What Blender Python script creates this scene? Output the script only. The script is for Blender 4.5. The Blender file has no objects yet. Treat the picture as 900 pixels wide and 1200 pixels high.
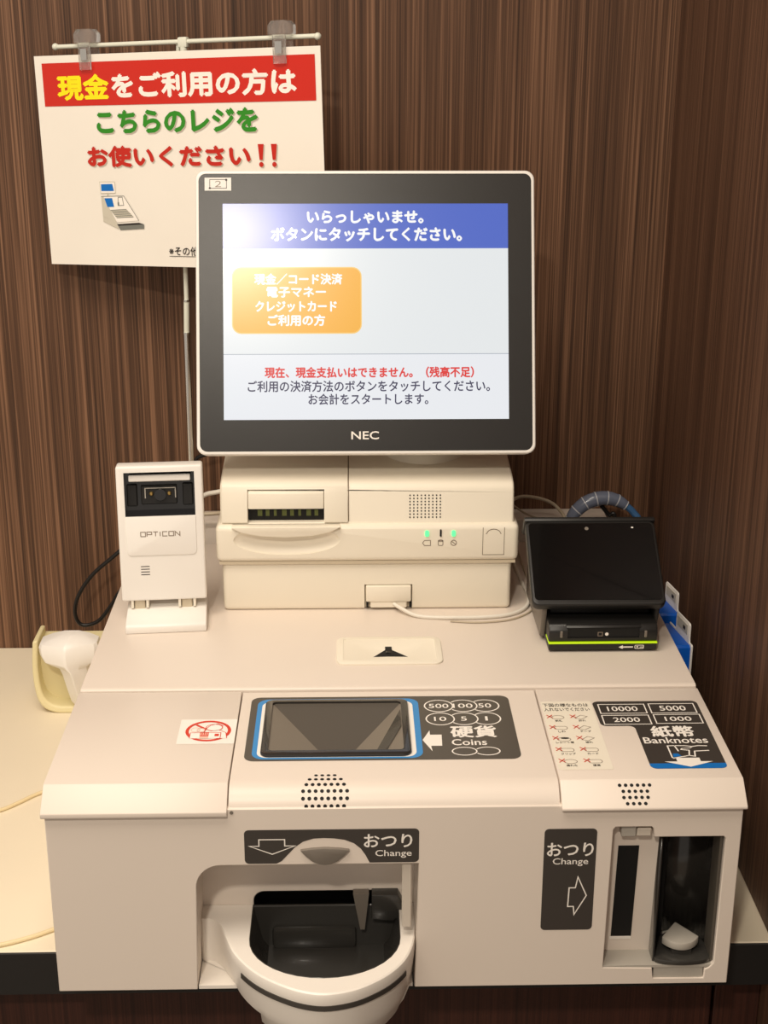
import bpy, bmesh, math, random
from mathutils import Vector, Matrix
random.seed(7)
S = bpy.context.scene
COL = S.collection
H = 0.75                                     # height of the counter top above the floor

# ------------------------------------------------------------------ camera
cam_data = bpy.data.cameras.new('camera'); cam = bpy.data.objects.new('camera', cam_data); COL.objects.link(cam)
cam_data.sensor_fit = 'HORIZONTAL'; cam_data.sensor_width = 36.0
cam_data.lens = 1685.3 / 900 * 36
cam_data.clip_start = 0.05
pitch, yaw, roll = 0.3378, 0.0243, 0.0021
fw = Vector((math.sin(yaw) * math.cos(pitch), math.cos(yaw) * math.cos(pitch), -math.sin(pitch)))
rt = Vector((math.cos(yaw), -math.sin(yaw), 0)); up = rt.cross(fw)
r2 = rt * math.cos(roll) + up * math.sin(roll); u2 = -rt * math.sin(roll) + up * math.cos(roll)
mw = Matrix((r2, u2, -fw)).transposed().to_4x4(); mw.translation = Vector((-0.0368, -1.0771, 0.8308 + H))
cam.matrix_world = mw
S.camera = cam

# ------------------------------------------------------------------ world, lamps, exposure
S.view_settings.view_transform = 'Standard'; S.view_settings.look = 'None'
S.view_settings.gamma = 1.0; S.view_settings.use_curve_mapping = False
S.view_settings.exposure = 0.14
W = bpy.data.worlds.new('world'); S.world = W; W.use_nodes = True
W.node_tree.nodes['Background'].inputs[0].default_value = (1.0, 0.88, 0.755, 1)
W.node_tree.nodes['Background'].inputs[1].default_value = 0.46

def area_lamp(name, loc, size, power, color=(1, 0.885, 0.745), sy=None, target=None):
    l = bpy.data.lights.new(name, 'AREA'); l.energy = power; l.color = color
    if sy: l.shape = 'RECTANGLE'; l.size = size; l.size_y = sy
    else: l.shape = 'DISK'; l.size = size
    o = bpy.data.objects.new(name, l); COL.objects.link(o); o.location = loc
    if target: o.rotation_euler = (Vector(target) - Vector(loc)).to_track_quat('-Z', 'Y').to_euler()
    return o
area_lamp('ceiling_panel_lamp', (-0.55, -0.35, H + 1.84), 1.2, 25, sy=0.9)
area_lamp('downlight_lamp', (-0.36, -1.62, H + 1.83), 0.15, 25, color=(1, 0.9, 0.76))

# ------------------------------------------------------------------ materials
def mat(name, color, rough=0.5, metal=0.0, emit=None, es=0.0, trans=0.0, ior=1.45, coat=0.0, spec=0.5, bump=0.0, bscale=900, mottled=0.0):
    m = bpy.data.materials.new(name); m.use_nodes = True
    nt = m.node_tree; b = nt.nodes['Principled BSDF']
    b.inputs['Base Color'].default_value = (*color, 1); b.inputs['Roughness'].default_value = rough
    b.inputs['Metallic'].default_value = metal; b.inputs['IOR'].default_value = ior
    b.inputs['Transmission Weight'].default_value = trans; b.inputs['Coat Weight'].default_value = coat
    b.inputs['Specular IOR Level'].default_value = spec
    if emit:
        b.inputs['Emission Color'].default_value = (*emit, 1); b.inputs['Emission Strength'].default_value = es
    tc = nt.nodes.new('ShaderNodeTexCoord')
    if bump > 0:
        n = nt.nodes.new('ShaderNodeTexNoise'); n.inputs['Scale'].default_value = bscale
        nt.links.new(tc.outputs['Object'], n.inputs['Vector'])
        bp = nt.nodes.new('ShaderNodeBump'); bp.inputs['Strength'].default_value = bump; bp.inputs['Distance'].default_value = 0.0006
        nt.links.new(n.outputs['Fac'], bp.inputs['Height']); nt.links.new(bp.outputs['Normal'], b.inputs['Normal'])
    if mottled > 0:
        n = nt.nodes.new('ShaderNodeTexNoise'); n.inputs['Scale'].default_value = 9; n.inputs['Detail'].default_value = 5
        nt.links.new(tc.outputs['Object'], n.inputs['Vector'])
        r = nt.nodes.new('ShaderNodeValToRGB')
        r.color_ramp.elements[0].position = 0.35; r.color_ramp.elements[1].position = 0.65
        r.color_ramp.elements[0].color = (*[c * (1 - mottled) for c in color], 1); r.color_ramp.elements[1].color = (*color, 1)
        nt.links.new(n.outputs['Fac'], r.inputs['Fac']); nt.links.new(r.outputs['Color'], b.inputs['Base Color'])
    return m

def srgb(r, g, b):
    f = lambda c: (c / 255 / 12.92) if c / 255 <= 0.04045 else ((c / 255 + 0.055) / 1.055) ** 2.4
    return (f(r), f(g), f(b))

def wood(name, axis, dark, mid, light):
    m = bpy.data.materials.new(name); m.use_nodes = True; nt = m.node_tree; b = nt.nodes['Principled BSDF']
    tc = nt.nodes.new('ShaderNodeTexCoord')
    def layer(fx, fz, det=3.0, dist=0.0):
        mp = nt.nodes.new('ShaderNodeMapping'); mp.inputs['Scale'].default_value = (fx, fx, fz)
        nt.links.new(tc.outputs['Object'], mp.inputs['Vector'])
        n = nt.nodes.new('ShaderNodeTexNoise'); n.inputs['Scale'].default_value = 1.0
        n.inputs['Detail'].default_value = det; n.inputs['Distortion'].default_value = dist
        nt.links.new(mp.outputs['Vector'], n.inputs['Vector']); return n.outputs['Fac']
    a, c, d = layer(60, 0.3, 2), layer(250, 0.7, 3, 0.15), layer(680, 4, 2)
    def mth(op, x, y):
        n = nt.nodes.new('ShaderNodeMath'); n.operation = op
        for i, v in enumerate((x, y)):
            if isinstance(v, (int, float)): n.inputs[i].default_value = v
            else: nt.links.new(v, n.inputs[i])
        return n.outputs[0]
    f = mth('ADD', mth('ADD', mth('MULTIPLY', a, 0.22), mth('MULTIPLY', c, 0.40)), mth('MULTIPLY', d, 0.38))
    r = nt.nodes.new('ShaderNodeValToRGB'); e = r.color_ramp.elements
    e[0].position = 0.355; e[0].color = (*dark, 1); e[1].position = 0.665; e[1].color = (*light, 1)
    k = e.new(0.5); k.color = (*mid, 1)
    nt.links.new(f, r.inputs['Fac']); nt.links.new(r.outputs['Color'], b.inputs['Base Color'])
    bp = nt.nodes.new('ShaderNodeBump'); bp.inputs['Strength'].default_value = 0.08; bp.inputs['Distance'].default_value = 0.001
    nt.links.new(d, bp.inputs['Height']); nt.links.new(bp.outputs['Normal'], b.inputs['Normal'])
    b.inputs['Roughness'].default_value = 0.5; b.inputs['Specular IOR Level'].default_value = 0.3
    return m

M = {
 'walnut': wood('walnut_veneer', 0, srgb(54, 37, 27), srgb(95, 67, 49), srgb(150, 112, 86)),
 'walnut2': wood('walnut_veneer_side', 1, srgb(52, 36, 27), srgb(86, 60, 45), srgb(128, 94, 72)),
 'cabinet': wood('dark_cabinet_veneer', 0, srgb(48, 26, 20), srgb(62, 34, 26), srgb(76, 43, 32)),
 'floor': mat('floor_tile', srgb(150, 140, 128), 0.4, mottled=0.1),
 'ceil': mat('ceiling_paint', srgb(238, 234, 226), 0.9, mottled=0.03),
 'top': mat('cream_laminate', srgb(240, 228, 204), 0.45, mottled=0.02),
 'band': mat('black_edge_band', srgb(30, 28, 27), 0.5, bump=0.1),
 'machine': mat('warm_grey_plastic', srgb(228, 216, 204), 0.38, bump=0.08, bscale=1800),
 'machine2': mat('recess_grey_plastic', srgb(205, 195, 182), 0.42, bump=0.06),
 'ivory': mat('ivory_plastic', srgb(238, 230, 213), 0.4, bump=0.03),
 'ivory_d': mat('ivory_plastic_shaded', srgb(205, 192, 168), 0.5, bump=0.03),  # darker copy of ivory, shade of gaps and recesses put into the colour
 'tray': mat('white_tray_plastic', srgb(236, 229, 220), 0.3, bump=0.04),
 'white': mat('white_plastic', srgb(242, 238, 232), 0.32, bump=0.03),
 'yellowed': mat('yellowed_plastic', srgb(232, 220, 174), 0.5, mottled=0.05),
 'cream_cord': mat('cream_cord', srgb(232, 214, 172), 0.5, bump=0.03),
 'blackp': mat('black_plastic', srgb(30, 29, 28), 0.38, bump=0.1),
 'blackg': mat('black_gloss', srgb(10, 10, 11), 0.12, coat=0.3, bump=0.0),
 'void': mat('dark_slot', srgb(9, 9, 9), 0.7),
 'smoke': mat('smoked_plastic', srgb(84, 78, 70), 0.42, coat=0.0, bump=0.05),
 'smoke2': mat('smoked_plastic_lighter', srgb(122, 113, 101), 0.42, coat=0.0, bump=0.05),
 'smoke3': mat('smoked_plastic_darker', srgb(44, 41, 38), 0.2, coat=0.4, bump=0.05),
 'tray_dark': mat('dark_tray_liner', srgb(58, 56, 53), 0.25, coat=0.3, bump=0.08),
 'grey': mat('mid_grey_plastic', srgb(120, 112, 103), 0.4, bump=0.1),
 'grey_l': mat('light_grey_plastic', srgb(178, 172, 162), 0.4, bump=0.05),
 'stripe': mat('dark_stripe_rubber', srgb(66, 62, 58), 0.4),
 'bezel': mat('monitor_bezel', srgb(34, 32, 31), 0.3, bump=0.12, bscale=1500),
 'seam': mat('seam_shadow_gap', srgb(120, 104, 86), 0.8),
 'lime': mat('lime_strip', srgb(190, 225, 20), 0.4, emit=srgb(180, 225, 10), es=0.25),
 'chrome': mat('chrome', srgb(225, 224, 220), 0.18, metal=1.0),
 'rod': mat('white_enamel_rod', srgb(226, 228, 214), 0.3),
 'clear': mat('clear_acrylic', (0.93, 0.92, 0.9), 0.05, trans=0.9, ior=1.3),
 'blue': mat('blue_plastic', srgb(0, 92, 200), 0.4, bump=0.04),
 'card': mat('white_card', srgb(236, 232, 226), 0.45),
 'cordblack': mat('black_cord', srgb(26, 24, 23), 0.4),
 'cordwhite': mat('white_cord', srgb(228, 222, 210), 0.4),
 'cordbeige': mat('beige_cord', srgb(186, 172, 150), 0.45),
 'wrap': mat('grey_blue_wrap', srgb(112, 120, 140), 0.25, coat=0.4),
 'wrap_edge': mat('pale_wrap_edge', srgb(196, 198, 204), 0.3),
 'bluecord': mat('blue_cord', srgb(62, 104, 150), 0.4),
 'ledg': mat('green_led', srgb(90, 240, 150), 0.3, emit=srgb(90, 245, 140), es=0.9),
 'lens': mat('dark_lens', srgb(16, 16, 20), 0.08, coat=1.0),
 'brass': mat('brass_dot', srgb(180, 150, 90), 0.3, metal=0.8),
 'print_bg': mat('printed_charcoal', srgb(62, 57, 53), 0.4),
 'print_bg2': mat('printed_charcoal_soft', srgb(84, 78, 70), 0.4),
 'print_w': mat('printed_white', srgb(244, 238, 230), 0.4),
 'print_blue': mat('printed_blue', srgb(58, 140, 206), 0.4),
 'print_blue2': mat('printed_deep_blue', srgb(20, 110, 190), 0.4),
 'print_k': mat('printed_black', srgb(50, 44, 40), 0.5),
 'print_grey': mat('printed_grey', srgb(140, 126, 112), 0.5),
 'print_r': mat('printed_red', srgb(214, 62, 40), 0.5),
 'print_pink': mat('printed_pink', srgb(244, 196, 178), 0.5),
 'paper': mat('laminated_paper', srgb(246, 240, 230), 0.22, coat=0.3, mottled=0.02),
 'p_red': mat('poster_red', srgb(206, 38, 20), 0.25, coat=0.3),
 'p_yel': mat('poster_yellow', srgb(255, 236, 20), 0.3),
 'p_white': mat('poster_white', srgb(250, 244, 236), 0.3),
 'p_green': mat('poster_green', srgb(50, 140, 34), 0.3),
 'p_dred': mat('poster_dark_red', srgb(196, 40, 26), 0.3),
 'p_shadow': mat('poster_letter_edge', srgb(196, 184, 168), 0.4),
 'p_grey': mat('poster_grey', srgb(120, 122, 116), 0.4),
 'p_lgrey': mat('poster_light_grey', srgb(206, 200, 184), 0.4),
 'p_black': mat('poster_black', srgb(40, 34, 30), 0.4),
 'p_blue': mat('poster_blue', srgb(10, 112, 200), 0.3),
}
def screen_mat(name, rgb, e=1.0):
    c = srgb(*rgb)
    return mat(name, (0.02, 0.02, 0.02), 0.22, emit=c, es=e * .84, spec=0.6)
M['s_bg'] = screen_mat('screen_white', (232, 236, 238))
M['s_bg2'] = screen_mat('screen_pale', (236, 239, 244))
M['s_head'] = screen_mat('screen_blue', (72, 102, 200))
M['s_btn'] = screen_mat('screen_orange', (246, 178, 58))
M['s_btnhi'] = screen_mat('screen_orange_edge', (250, 206, 120))
M['s_white'] = screen_mat('screen_letter_white', (252, 252, 252))
M['s_red'] = screen_mat('screen_letter_red', (226, 52, 52))
M['s_navy'] = screen_mat('screen_letter_navy', (48, 48, 84))
M['s_line'] = screen_mat('screen_line', (170, 178, 190))
M['lampglow'] = mat('lamp_diffuser', (0.9, 0.9, 0.9), 0.5, emit=(1, 0.88, 0.72), es=3.0)
MATS = M

# ------------------------------------------------------------------ builders
def finish(me, smooth=35):
    me.polygons.foreach_set('use_smooth', [True] * len(me.polygons))
    me.set_sharp_from_angle(angle=math.radians(smooth)); me.update()

def thing(name, label, cat, base, group=None):
    o = bpy.data.objects.new(name, None); COL.objects.link(o)
    o.empty_display_size = 0.03
    o.location = Vector(base) + Vector((0, 0, H)); o['label'] = label; o['category'] = cat
    if group: o['group'] = group
    o['base'] = list(base)
    return o
def root_of(o):
    while o.parent: o = o.parent
    return o
def obj(name, bm, material, parent=None, label=None, smooth=35, recalc=True):
    me = bpy.data.meshes.new(name)
    off = Vector(root_of(parent)['base']) if parent else Vector((0, 0, -H))
    bmesh.ops.translate(bm, verts=bm.verts, vec=-off)
    if recalc: bmesh.ops.recalc_face_normals(bm, faces=bm.faces)
    bm.to_mesh(me); bm.free()
    for m in (material if isinstance(material, list) else [material]): me.materials.append(MATS[m])
    finish(me, smooth)
    o = bpy.data.objects.new(name, me); COL.objects.link(o)
    if parent: o.parent = parent
    if label: o['label'] = label
    return o
def tag(o, label, cat, group=None):
    o['label'] = label; o['category'] = cat
    if group: o['group'] = group
    return o
def struct(o):
    o['kind'] = 'structure'; return o

def merge(a, *bs):
    for b in bs:
        me = bpy.data.meshes.new('tmp'); b.to_mesh(me); b.free(); a.from_mesh(me); bpy.data.meshes.remove(me)
    return a
def box(x0, x1, y0, y1, z0, z1, bev=0.0, seg=3):
    bm = bmesh.new(); bmesh.ops.create_cube(bm, size=1)
    bmesh.ops.scale(bm, verts=bm.verts, vec=(x1 - x0, y1 - y0, z1 - z0))
    bmesh.ops.translate(bm, verts=bm.verts, vec=((x0 + x1) / 2, (y0 + y1) / 2, (z0 + z1) / 2))
    if bev: bmesh.ops.bevel(bm, geom=bm.edges[:], offset=bev, segments=seg, profile=0.5, affect='EDGES', clamp_overlap=True)
    return bm
def prism(pts, axis, a, b, bev=0.0, seg=2):
    """pts 2D polygon; axis 'x': pts=(y,z); 'y': pts=(x,z); 'z': pts=(x,y); extruded from a to b"""
    bm = bmesh.new()
    f = {'x': lambda p, t: (t, p[0], p[1]), 'y': lambda p, t: (p[0], t, p[1]), 'z': lambda p, t: (p[0], p[1], t)}[axis]
    A = [bm.verts.new(f(p, a)) for p in pts]; B = [bm.verts.new(f(p, b)) for p in pts]
    bm.faces.new(A); bm.faces.new(B[::-1])
    n = len(pts)
    for i in range(n): bm.faces.new((A[i], B[i], B[(i + 1) % n], A[(i + 1) % n]))
    bmesh.ops.recalc_face_normals(bm, faces=bm.faces)
    if bev:
        ed = [e for e in bm.edges if e.calc_face_angle(0) > 0.5]
        bmesh.ops.bevel(bm, geom=ed, offset=bev, segments=seg, profile=0.5, affect='EDGES', clamp_overlap=True)
    return bm
def loft(rings, cap0=True, cap1=True, closed=True):
    bm = bmesh.new(); R = [[bm.verts.new(p) for p in r] for r in rings]; n = len(rings[0])
    for i in range(len(R) - 1):
        for j in range(n if closed else n - 1):
            k = (j + 1) % n
            bm.faces.new((R[i][j], R[i][k], R[i + 1][k], R[i + 1][j]))
    if cap0: bm.faces.new(R[0][::-1])
    if cap1: bm.faces.new(R[-1])
    bmesh.ops.recalc_face_normals(bm, faces=bm.faces)
    return bm
def cyl(p, q, r, n=24, r1=None):
    p, q = Vector(p), Vector(q); d = (q - p).normalized()
    a = d.orthogonal().normalized(); b = d.cross(a); r1 = r if r1 is None else r1
    ring = lambda c, rr: [c + (a * math.cos(t * 2 * math.pi / n) + b * math.sin(t * 2 * math.pi / n)) * rr for t in range(n)]
    return loft([ring(p, r), ring(q, r1)])
def ball(c, r, sx=1, sy=1, sz=1, n=16):
    bm = bmesh.new(); bmesh.ops.create_uvsphere(bm, u_segments=n, v_segments=n // 2, radius=r)
    bmesh.ops.scale(bm, verts=bm.verts, vec=(sx, sy, sz)); bmesh.ops.translate(bm, verts=bm.verts, vec=c); return bm
def spline(pts, per=8, closed=False):
    P = [Vector(p) for p in pts]; n = len(P); out = []
    rng = range(n) if closed else range(n - 1)
    for i in rng:
        if closed: p0, p1, p2, p3 = P[(i - 1) % n], P[i], P[(i + 1) % n], P[(i + 2) % n]
        else: p0, p1, p2, p3 = P[max(i - 1, 0)], P[i], P[i + 1], P[min(i + 2, n - 1)]
        for k in range(per):
            t = k / per
            out.append(0.5 * ((2 * p1) + (p2 - p0) * t + (2 * p0 - 5 * p1 + 4 * p2 - p3) * t * t + (3 * p1 - p0 - 3 * p2 + p3) * t ** 3))
    if not closed: out.append(P[-1])
    return out
def tube(pts, r, n=10, per=8, rad=None):
    P = spline(pts, per); rings = []
    prev = None
    for i, p in enumerate(P):
        d = (P[min(i + 1, len(P) - 1)] - P[max(i - 1, 0)]).normalized()
        a = d.orthogonal() if prev is None else (prev - d * prev.dot(d))
        a.normalize(); prev = a; b = d.cross(a)
        rr = r if rad is None else rad(i / (len(P) - 1))
        rings.append([p + (a * math.cos(t * 2 * math.pi / n) + b * math.sin(t * 2 * math.pi / n)) * rr for t in range(n)])
    return loft(rings)
def rrect_pts(x0, y0, x1, y1, r, n=6, corners=(1, 1, 1, 1)):
    """counter-clockwise from lower left; corners = ll, lr, ur, ul"""
    out = []
    for k, (cx, cy, a0, fl) in enumerate(((x0, y0, 180, corners[0]), (x1, y0, 270, corners[1]), (x1, y1, 0, corners[2]), (x0, y1, 90, corners[3]))):
        rr = r * fl
        if rr <= 0: out.append((cx, cy)); continue
        ox = cx + rr if cx == x0 else cx - rr; oy = cy + rr if cy == y0 else cy - rr
        for i in range(n + 1):
            a = math.radians(a0 + 90 * i / n); out.append((ox + rr * math.cos(a), oy + rr * math.sin(a)))
    return out
def cut(o, *cutters, op='DIFFERENCE'):
    off = Vector(root_of(o)['base']) if o.parent else Vector((0, 0, -H))
    for bm in cutters:
        bmesh.ops.translate(bm, verts=bm.verts, vec=-off); bmesh.ops.recalc_face_normals(bm, faces=bm.faces)
        me = bpy.data.meshes.new('cut'); bm.to_mesh(me); bm.free()
        c = bpy.data.objects.new('cut', me); COL.objects.link(c); c.parent = o.parent
        md = o.modifiers.new('b', 'BOOLEAN'); md.object = c; md.operation = op; md.solver = 'EXACT'
        bpy.context.view_layer.update()
        ev = o.evaluated_get(bpy.context.evaluated_depsgraph_get())
        new = bpy.data.meshes.new_from_object(ev); o.modifiers.clear()
        old = o.data; o.data = new; new.name = old.name; bpy.data.meshes.remove(old)
        bpy.data.objects.remove(c); bpy.data.meshes.remove(me)
    finish(o.data, 30)
    return o
def soften(o, w=0.0015, seg=2, ang=35):
    md = o.modifiers.new('soft', 'BEVEL'); md.width = w; md.segments = seg; md.limit_method = 'ANGLE'; md.angle_limit = math.radians(ang)
    md.harden_normals = False
    return o

_tx = {}
def text_tris(s, bold=0.0):
    key = (s, bold)
    if key not in _tx:
        cu = bpy.data.curves.new('t', 'FONT'); cu.body = s; cu.size = 1; cu.offset = bold; cu.resolution_u = 3; cu.fill_mode = 'FRONT'
        o = bpy.data.objects.new('t', cu); COL.objects.link(o)
        bpy.context.view_layer.update()
        me = o.evaluated_get(bpy.context.evaluated_depsgraph_get()).to_mesh()
        me.calc_loop_triangles()
        v = [(a.co.x, a.co.y) for a in me.vertices]; t = [tuple(l.vertices) for l in me.loop_triangles]
        bpy.data.objects.remove(o); bpy.data.curves.remove(cu)
        _tx[key] = (v, t)
    return _tx[key]

class Print:
    """flat printed artwork in a plane's own metres: origin o, right u, up v, normal n"""
    def __init__(s, o, u, v, step=0.00012, bend=None):
        s.o, s.u, s.v = Vector(o), Vector(u).normalized(), Vector(v).normalized(); s.n = s.u.cross(s.v); s.st = step
        s.bm = bmesh.new(); s.mats = []; s.bend = bend
    def mi(s, m):
        if m not in s.mats: s.mats.append(m)
        return s.mats.index(m)
    def P(s, x, y, L): return s.o + s.u * x + s.v * y + s.n * (s.st * L)
    def poly(s, pts, m, L=1):
        f = s.bm.faces.new([s.bm.verts.new(s.P(x, y, L)) for x, y in pts]); f.material_index = s.mi(m)
        bmesh.ops.triangulate(s.bm, faces=[f]); return s
    def rect(s, x0, y0, x1, y1, m, L=1): return s.poly([(x0, y0), (x1, y0), (x1, y1), (x0, y1)], m, L)
    def frame(s, out, inn, m, L=1):
        mi = s.mi(m); A = [s.bm.verts.new(s.P(*q, L)) for q in out]; B = [s.bm.verts.new(s.P(*q, L)) for q in inn]; n = len(A)
        for i in range(n):
            f = s.bm.faces.new((A[i], A[(i + 1) % n], B[(i + 1) % n], B[i])); f.material_index = mi
        return s
    def rr(s, x0, y0, x1, y1, r, m, L=1, corners=(1, 1, 1, 1)): return s.poly(rrect_pts(x0, y0, x1, y1, r, corners=corners), m, L)
    def line(s, pts, w, m, L=1, closed=False):
        n = len(pts); P = [Vector(p) for p in pts]; mi = s.mi(m)
        off = []
        for i in range(n):
            a = P[i] - P[i - 1] if (closed or i > 0) else P[1] - P[0]
            b = P[(i + 1) % n] - P[i] if (closed or i < n - 1) else P[-1] - P[-2]
            a, b = a.normalized(), b.normalized(); na, nb = Vector((-a.y, a.x)), Vector((-b.y, b.x))
            t = na + nb; t = t.normalized() if t.length > 1e-6 else na
            off.append(t * (w / 2 / max(0.35, t.dot(na))))
        V = [(s.bm.verts.new(s.P(*(p + o), L)), s.bm.verts.new(s.P(*(p - o), L))) for p, o in zip(P, off)]
        for i in range(n if closed else n - 1):
            j = (i + 1) % n
            f = s.bm.faces.new((V[i][0], V[i][1], V[j][1], V[j][0])); f.material_index = mi
        return s
    def ell_pts(s, cx, cy, rx, ry, a0=0, a1=360, n=32):
        return [(cx + rx * math.cos(math.radians(a0 + (a1 - a0) * i / n)), cy + ry * math.sin(math.radians(a0 + (a1 - a0) * i / n))) for i in range(n + (0 if a1 - a0 == 360 else 1))]
    def ell(s, cx, cy, rx, ry, m, L=1, n=28): return s.poly(s.ell_pts(cx, cy, rx, ry, n=n), m, L)
    def ring(s, cx, cy, rx, ry, w, m, L=1, a0=0, a1=360): return s.line(s.ell_pts(cx, cy, rx, ry, a0, a1), w, m, L, closed=(a1 - a0 == 360))
    def text(s, t, x0, y0, x1, y1, m, L=2, bold=0.0, slant=0.0):
        v, tr = text_tris(t)
        if not v: return s
        d = bold * (y1 - y0)
        if d > 0:
            for k, (dx, dy) in enumerate(((-d, 0), (d, 0), (0, -d), (0, d))):
                s.text(t, x0 + d + dx, y0 + d + dy, x1 - d + dx, y1 - d + dy, m, L + 0.12 * k, 0, slant)
            return s
        ax, bx = min(p[0] for p in v), max(p[0] for p in v); ay, by = min(p[1] for p in v), max(p[1] for p in v)
        mi = s.mi(m)
        vs = [s.bm.verts.new(s.P(x0 + (p[0] - ax) / (bx - ax) * (x1 - x0) + slant * (p[1] - ay), y0 + (p[1] - ay) / (by - ay) * (y1 - y0), L)) for p in v]
        for a, b, c in tr:
            try: f = s.bm.faces.new((vs[a], vs[b], vs[c])); f.material_index = mi
            except ValueError: pass
        return s
    def done(s, name, parent, label=None):
        if s.bend:
            for v in s.bm.verts: v.co += s.bend(v.co)
        for f in s.bm.faces:
            f.normal_update()
            if f.normal.dot(s.n) < 0: f.normal_flip()
        return obj(name, s.bm, s.mats, parent, label, recalc=False)
XR, YB = 0.361, 0.735          # side wall and back wall

# ------------------------------------------------------------------ room
struct(obj('floor', box(-2.6, XR + .1, -2.6, YB + .1, -H - .05, -H), 'floor'))
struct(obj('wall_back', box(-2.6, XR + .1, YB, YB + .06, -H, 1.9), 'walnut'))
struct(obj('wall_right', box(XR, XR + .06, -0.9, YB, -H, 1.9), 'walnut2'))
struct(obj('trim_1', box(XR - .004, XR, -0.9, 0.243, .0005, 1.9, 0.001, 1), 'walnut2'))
struct(obj('ceiling', box(-2.6, XR + .1, -2.6, YB + .1, 1.9, 1.95), 'ceil'))

# ------------------------------------------------------------------ counter
t = thing('counter', 'cream topped counter with a black front edge, carrying the cash machine', 'counter', (-.6, .4, -H))
obj('worktop', box(-1.6, XR - .0006, .0585, YB - .0006, -.046, 0, .001, 1), 'top', t)
obj('edge_band', box(-1.6, XR - .0006, .056, .0583, -.0465, -.0005, .0005, 1), 'band', t, 'black edge band along the counter front')
x = -1.6
for x0, x1 in ((-1.6, -.702), (-.70, .313), (.316, XR - .0006)):
    obj('front_panel', box(x0, x1, .085, .10, -H + .06, -.047, .001, 1), 'cabinet', t)
obj('plinth', box(-1.6, XR - .0006, .12, .14, -H, -H + .06), 'band', t)
obj('side_panel', box(-1.6, -1.58, .10, YB - .0006, -H, -.047), 'cabinet', t)

# ------------------------------------------------------------------ cash machine
t = cm = thing('cash_machine', 'wide beige coin and banknote machine filling the counter below the touch monitor', 'cash machine', (0, .3, 0))
a = [(0, 0), (0, .184), (.597, .184), (.597, 0)]
body = obj('body', prism(a, 'x', -.30, .30), 'machine', t)
hump = [(0.0, .15), (0, .176)] + [(.024 - .024 * math.cos(math.radians(k)), .176 + .0235 * math.sin(math.radians(k))) for k in range(9, 91, 9)] + [(.191, .1995), (.191, .15)]
cut(body, prism(hump, 'x', -.1432, .1415), op='UNION')
rec = [(-.177, -.02), (-.1735, .104)] + [(-.1515 - .022 * math.cos(math.radians(k)), .106 + .0225 * math.sin(math.radians(k))) for k in range(0, 91, 10)] + [(.0203, .1285), (.0172, -.02)]
cut(body, prism(rec, 'y', -.05, .056))
nrec = [(.1865, .0175), (.231, .0165), (.2325, .005), (.278, .005), (.2785, .0145), (.2825, .0165), (.2862, .021), (.287, .150), (.285, .1522), (.2245, .1522), (.2235, .1605), (.2215, .1625), (.1905, .1625), (.1885, .160)]
cut(body, prism(nrec, 'y', -.05, .056))
# cavity behind the coin outlet and the hopper opening
cav = rrect_pts(-.1285, .002, .006, .0640, .010, corners=(0, 0, 1, 1))
cut(body, prism(cav, 'y', .05, .135))
cut(body, prism(rrect_pts(-.117, .0625, .0142, .166, .006), 'z', .12, .25))
cut(body, prism(rrect_pts(-.046, .252, .050, .302, .004), 'z', .165, .25))
soften(body, .0012, 2, 40)
# covers
rc = prism([(.1935, .170), (.1935, .2008), (.1965, .2025), (.597, .2025), (.597, .170)], 'x', -.302, .302, .0015)
rear = obj('rear_cover', rc, 'machine', t)
cut(rear, prism(rrect_pts(-.046, .252, .050, .302, .004), 'z', .16, .25))
lid = [(.0, .182), (-.0035, .1785), (-.0045, .1795), (-.0045, .1835), (.0167, .2005), (.1915, .2005), (.1915, .182)]
obj('left_lid', prism(lid, 'x', -.3025, -.1442, .0012), 'machine', t)
nl = [(.0, .181), (-.0045, .181), (-.0045, .1835), (.0167, .2), (.1915, .2), (.1915, .181)]
obj('banknote_lid', prism(nl, 'x', .1425, .3025, .0010), 'machine', t)
obj('screw', merge(cyl((-.1405, -.0008, .181), (-.1405, .002, .181), .0016, 12)), 'grey', t)

# handle plate on the rear cover
g = box(-.0515, .0556, .2435, .3095, .2015, .2045, .0008, 2)
fp = obj('finger_plate', prism(rrect_pts(-.0525, .2435, .0560, .3095, .010), 'z', .2020, .2045, .0008), 'ivory', t)
cut(fp, prism(rrect_pts(-.0455, .2505, .0492, .3035, .003), 'z', .19, .22))
def quadmesh(faces):
    bm = bmesh.new()
    for f in faces: bm.faces.new([bm.verts.new(p) for p in f])
    bmesh.ops.remove_doubles(bm, verts=bm.verts, dist=1e-5); return bm
A, B, C, D = (-.0455, .2505, .2040), (.0492, .2505, .2040), (.0492, .3035, .2040), (-.0455, .3035, .2040)
e1, e2, e3, e4 = (-.0145, .2690, .2000), (.0205, .2690, .2000), (.0045, .2850, .1975), (-.002, .2850, .1975)
dish = quadmesh([(D, C, e3, e4), (C, B, e2), (C, e2, e3), (B, A, e1, e2), (A, D, e1), (D, e4, e1), ])
obj('finger_dish', dish, 'ivory', fp)
obj('slot_opening', quadmesh([(e1, e2, e3, e4)]), 'void', fp)
p = Print((0, 0, .2002), (1, 0, 0), (0, 1, 0))
p.poly([(-.0150, .2675), (-.0015, .2690), (-.0015, .2810), (-.0020, .2850)], 'void', 1)
p.poly([(.0045, .2850), (.0040, .2810), (.0040, .2690), (.0210, .2675)], 'void', 1)
p.rect(-.0022, .2820, .0047, .2985, 'void', 1)
p.done('latch_opening', fp)

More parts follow.
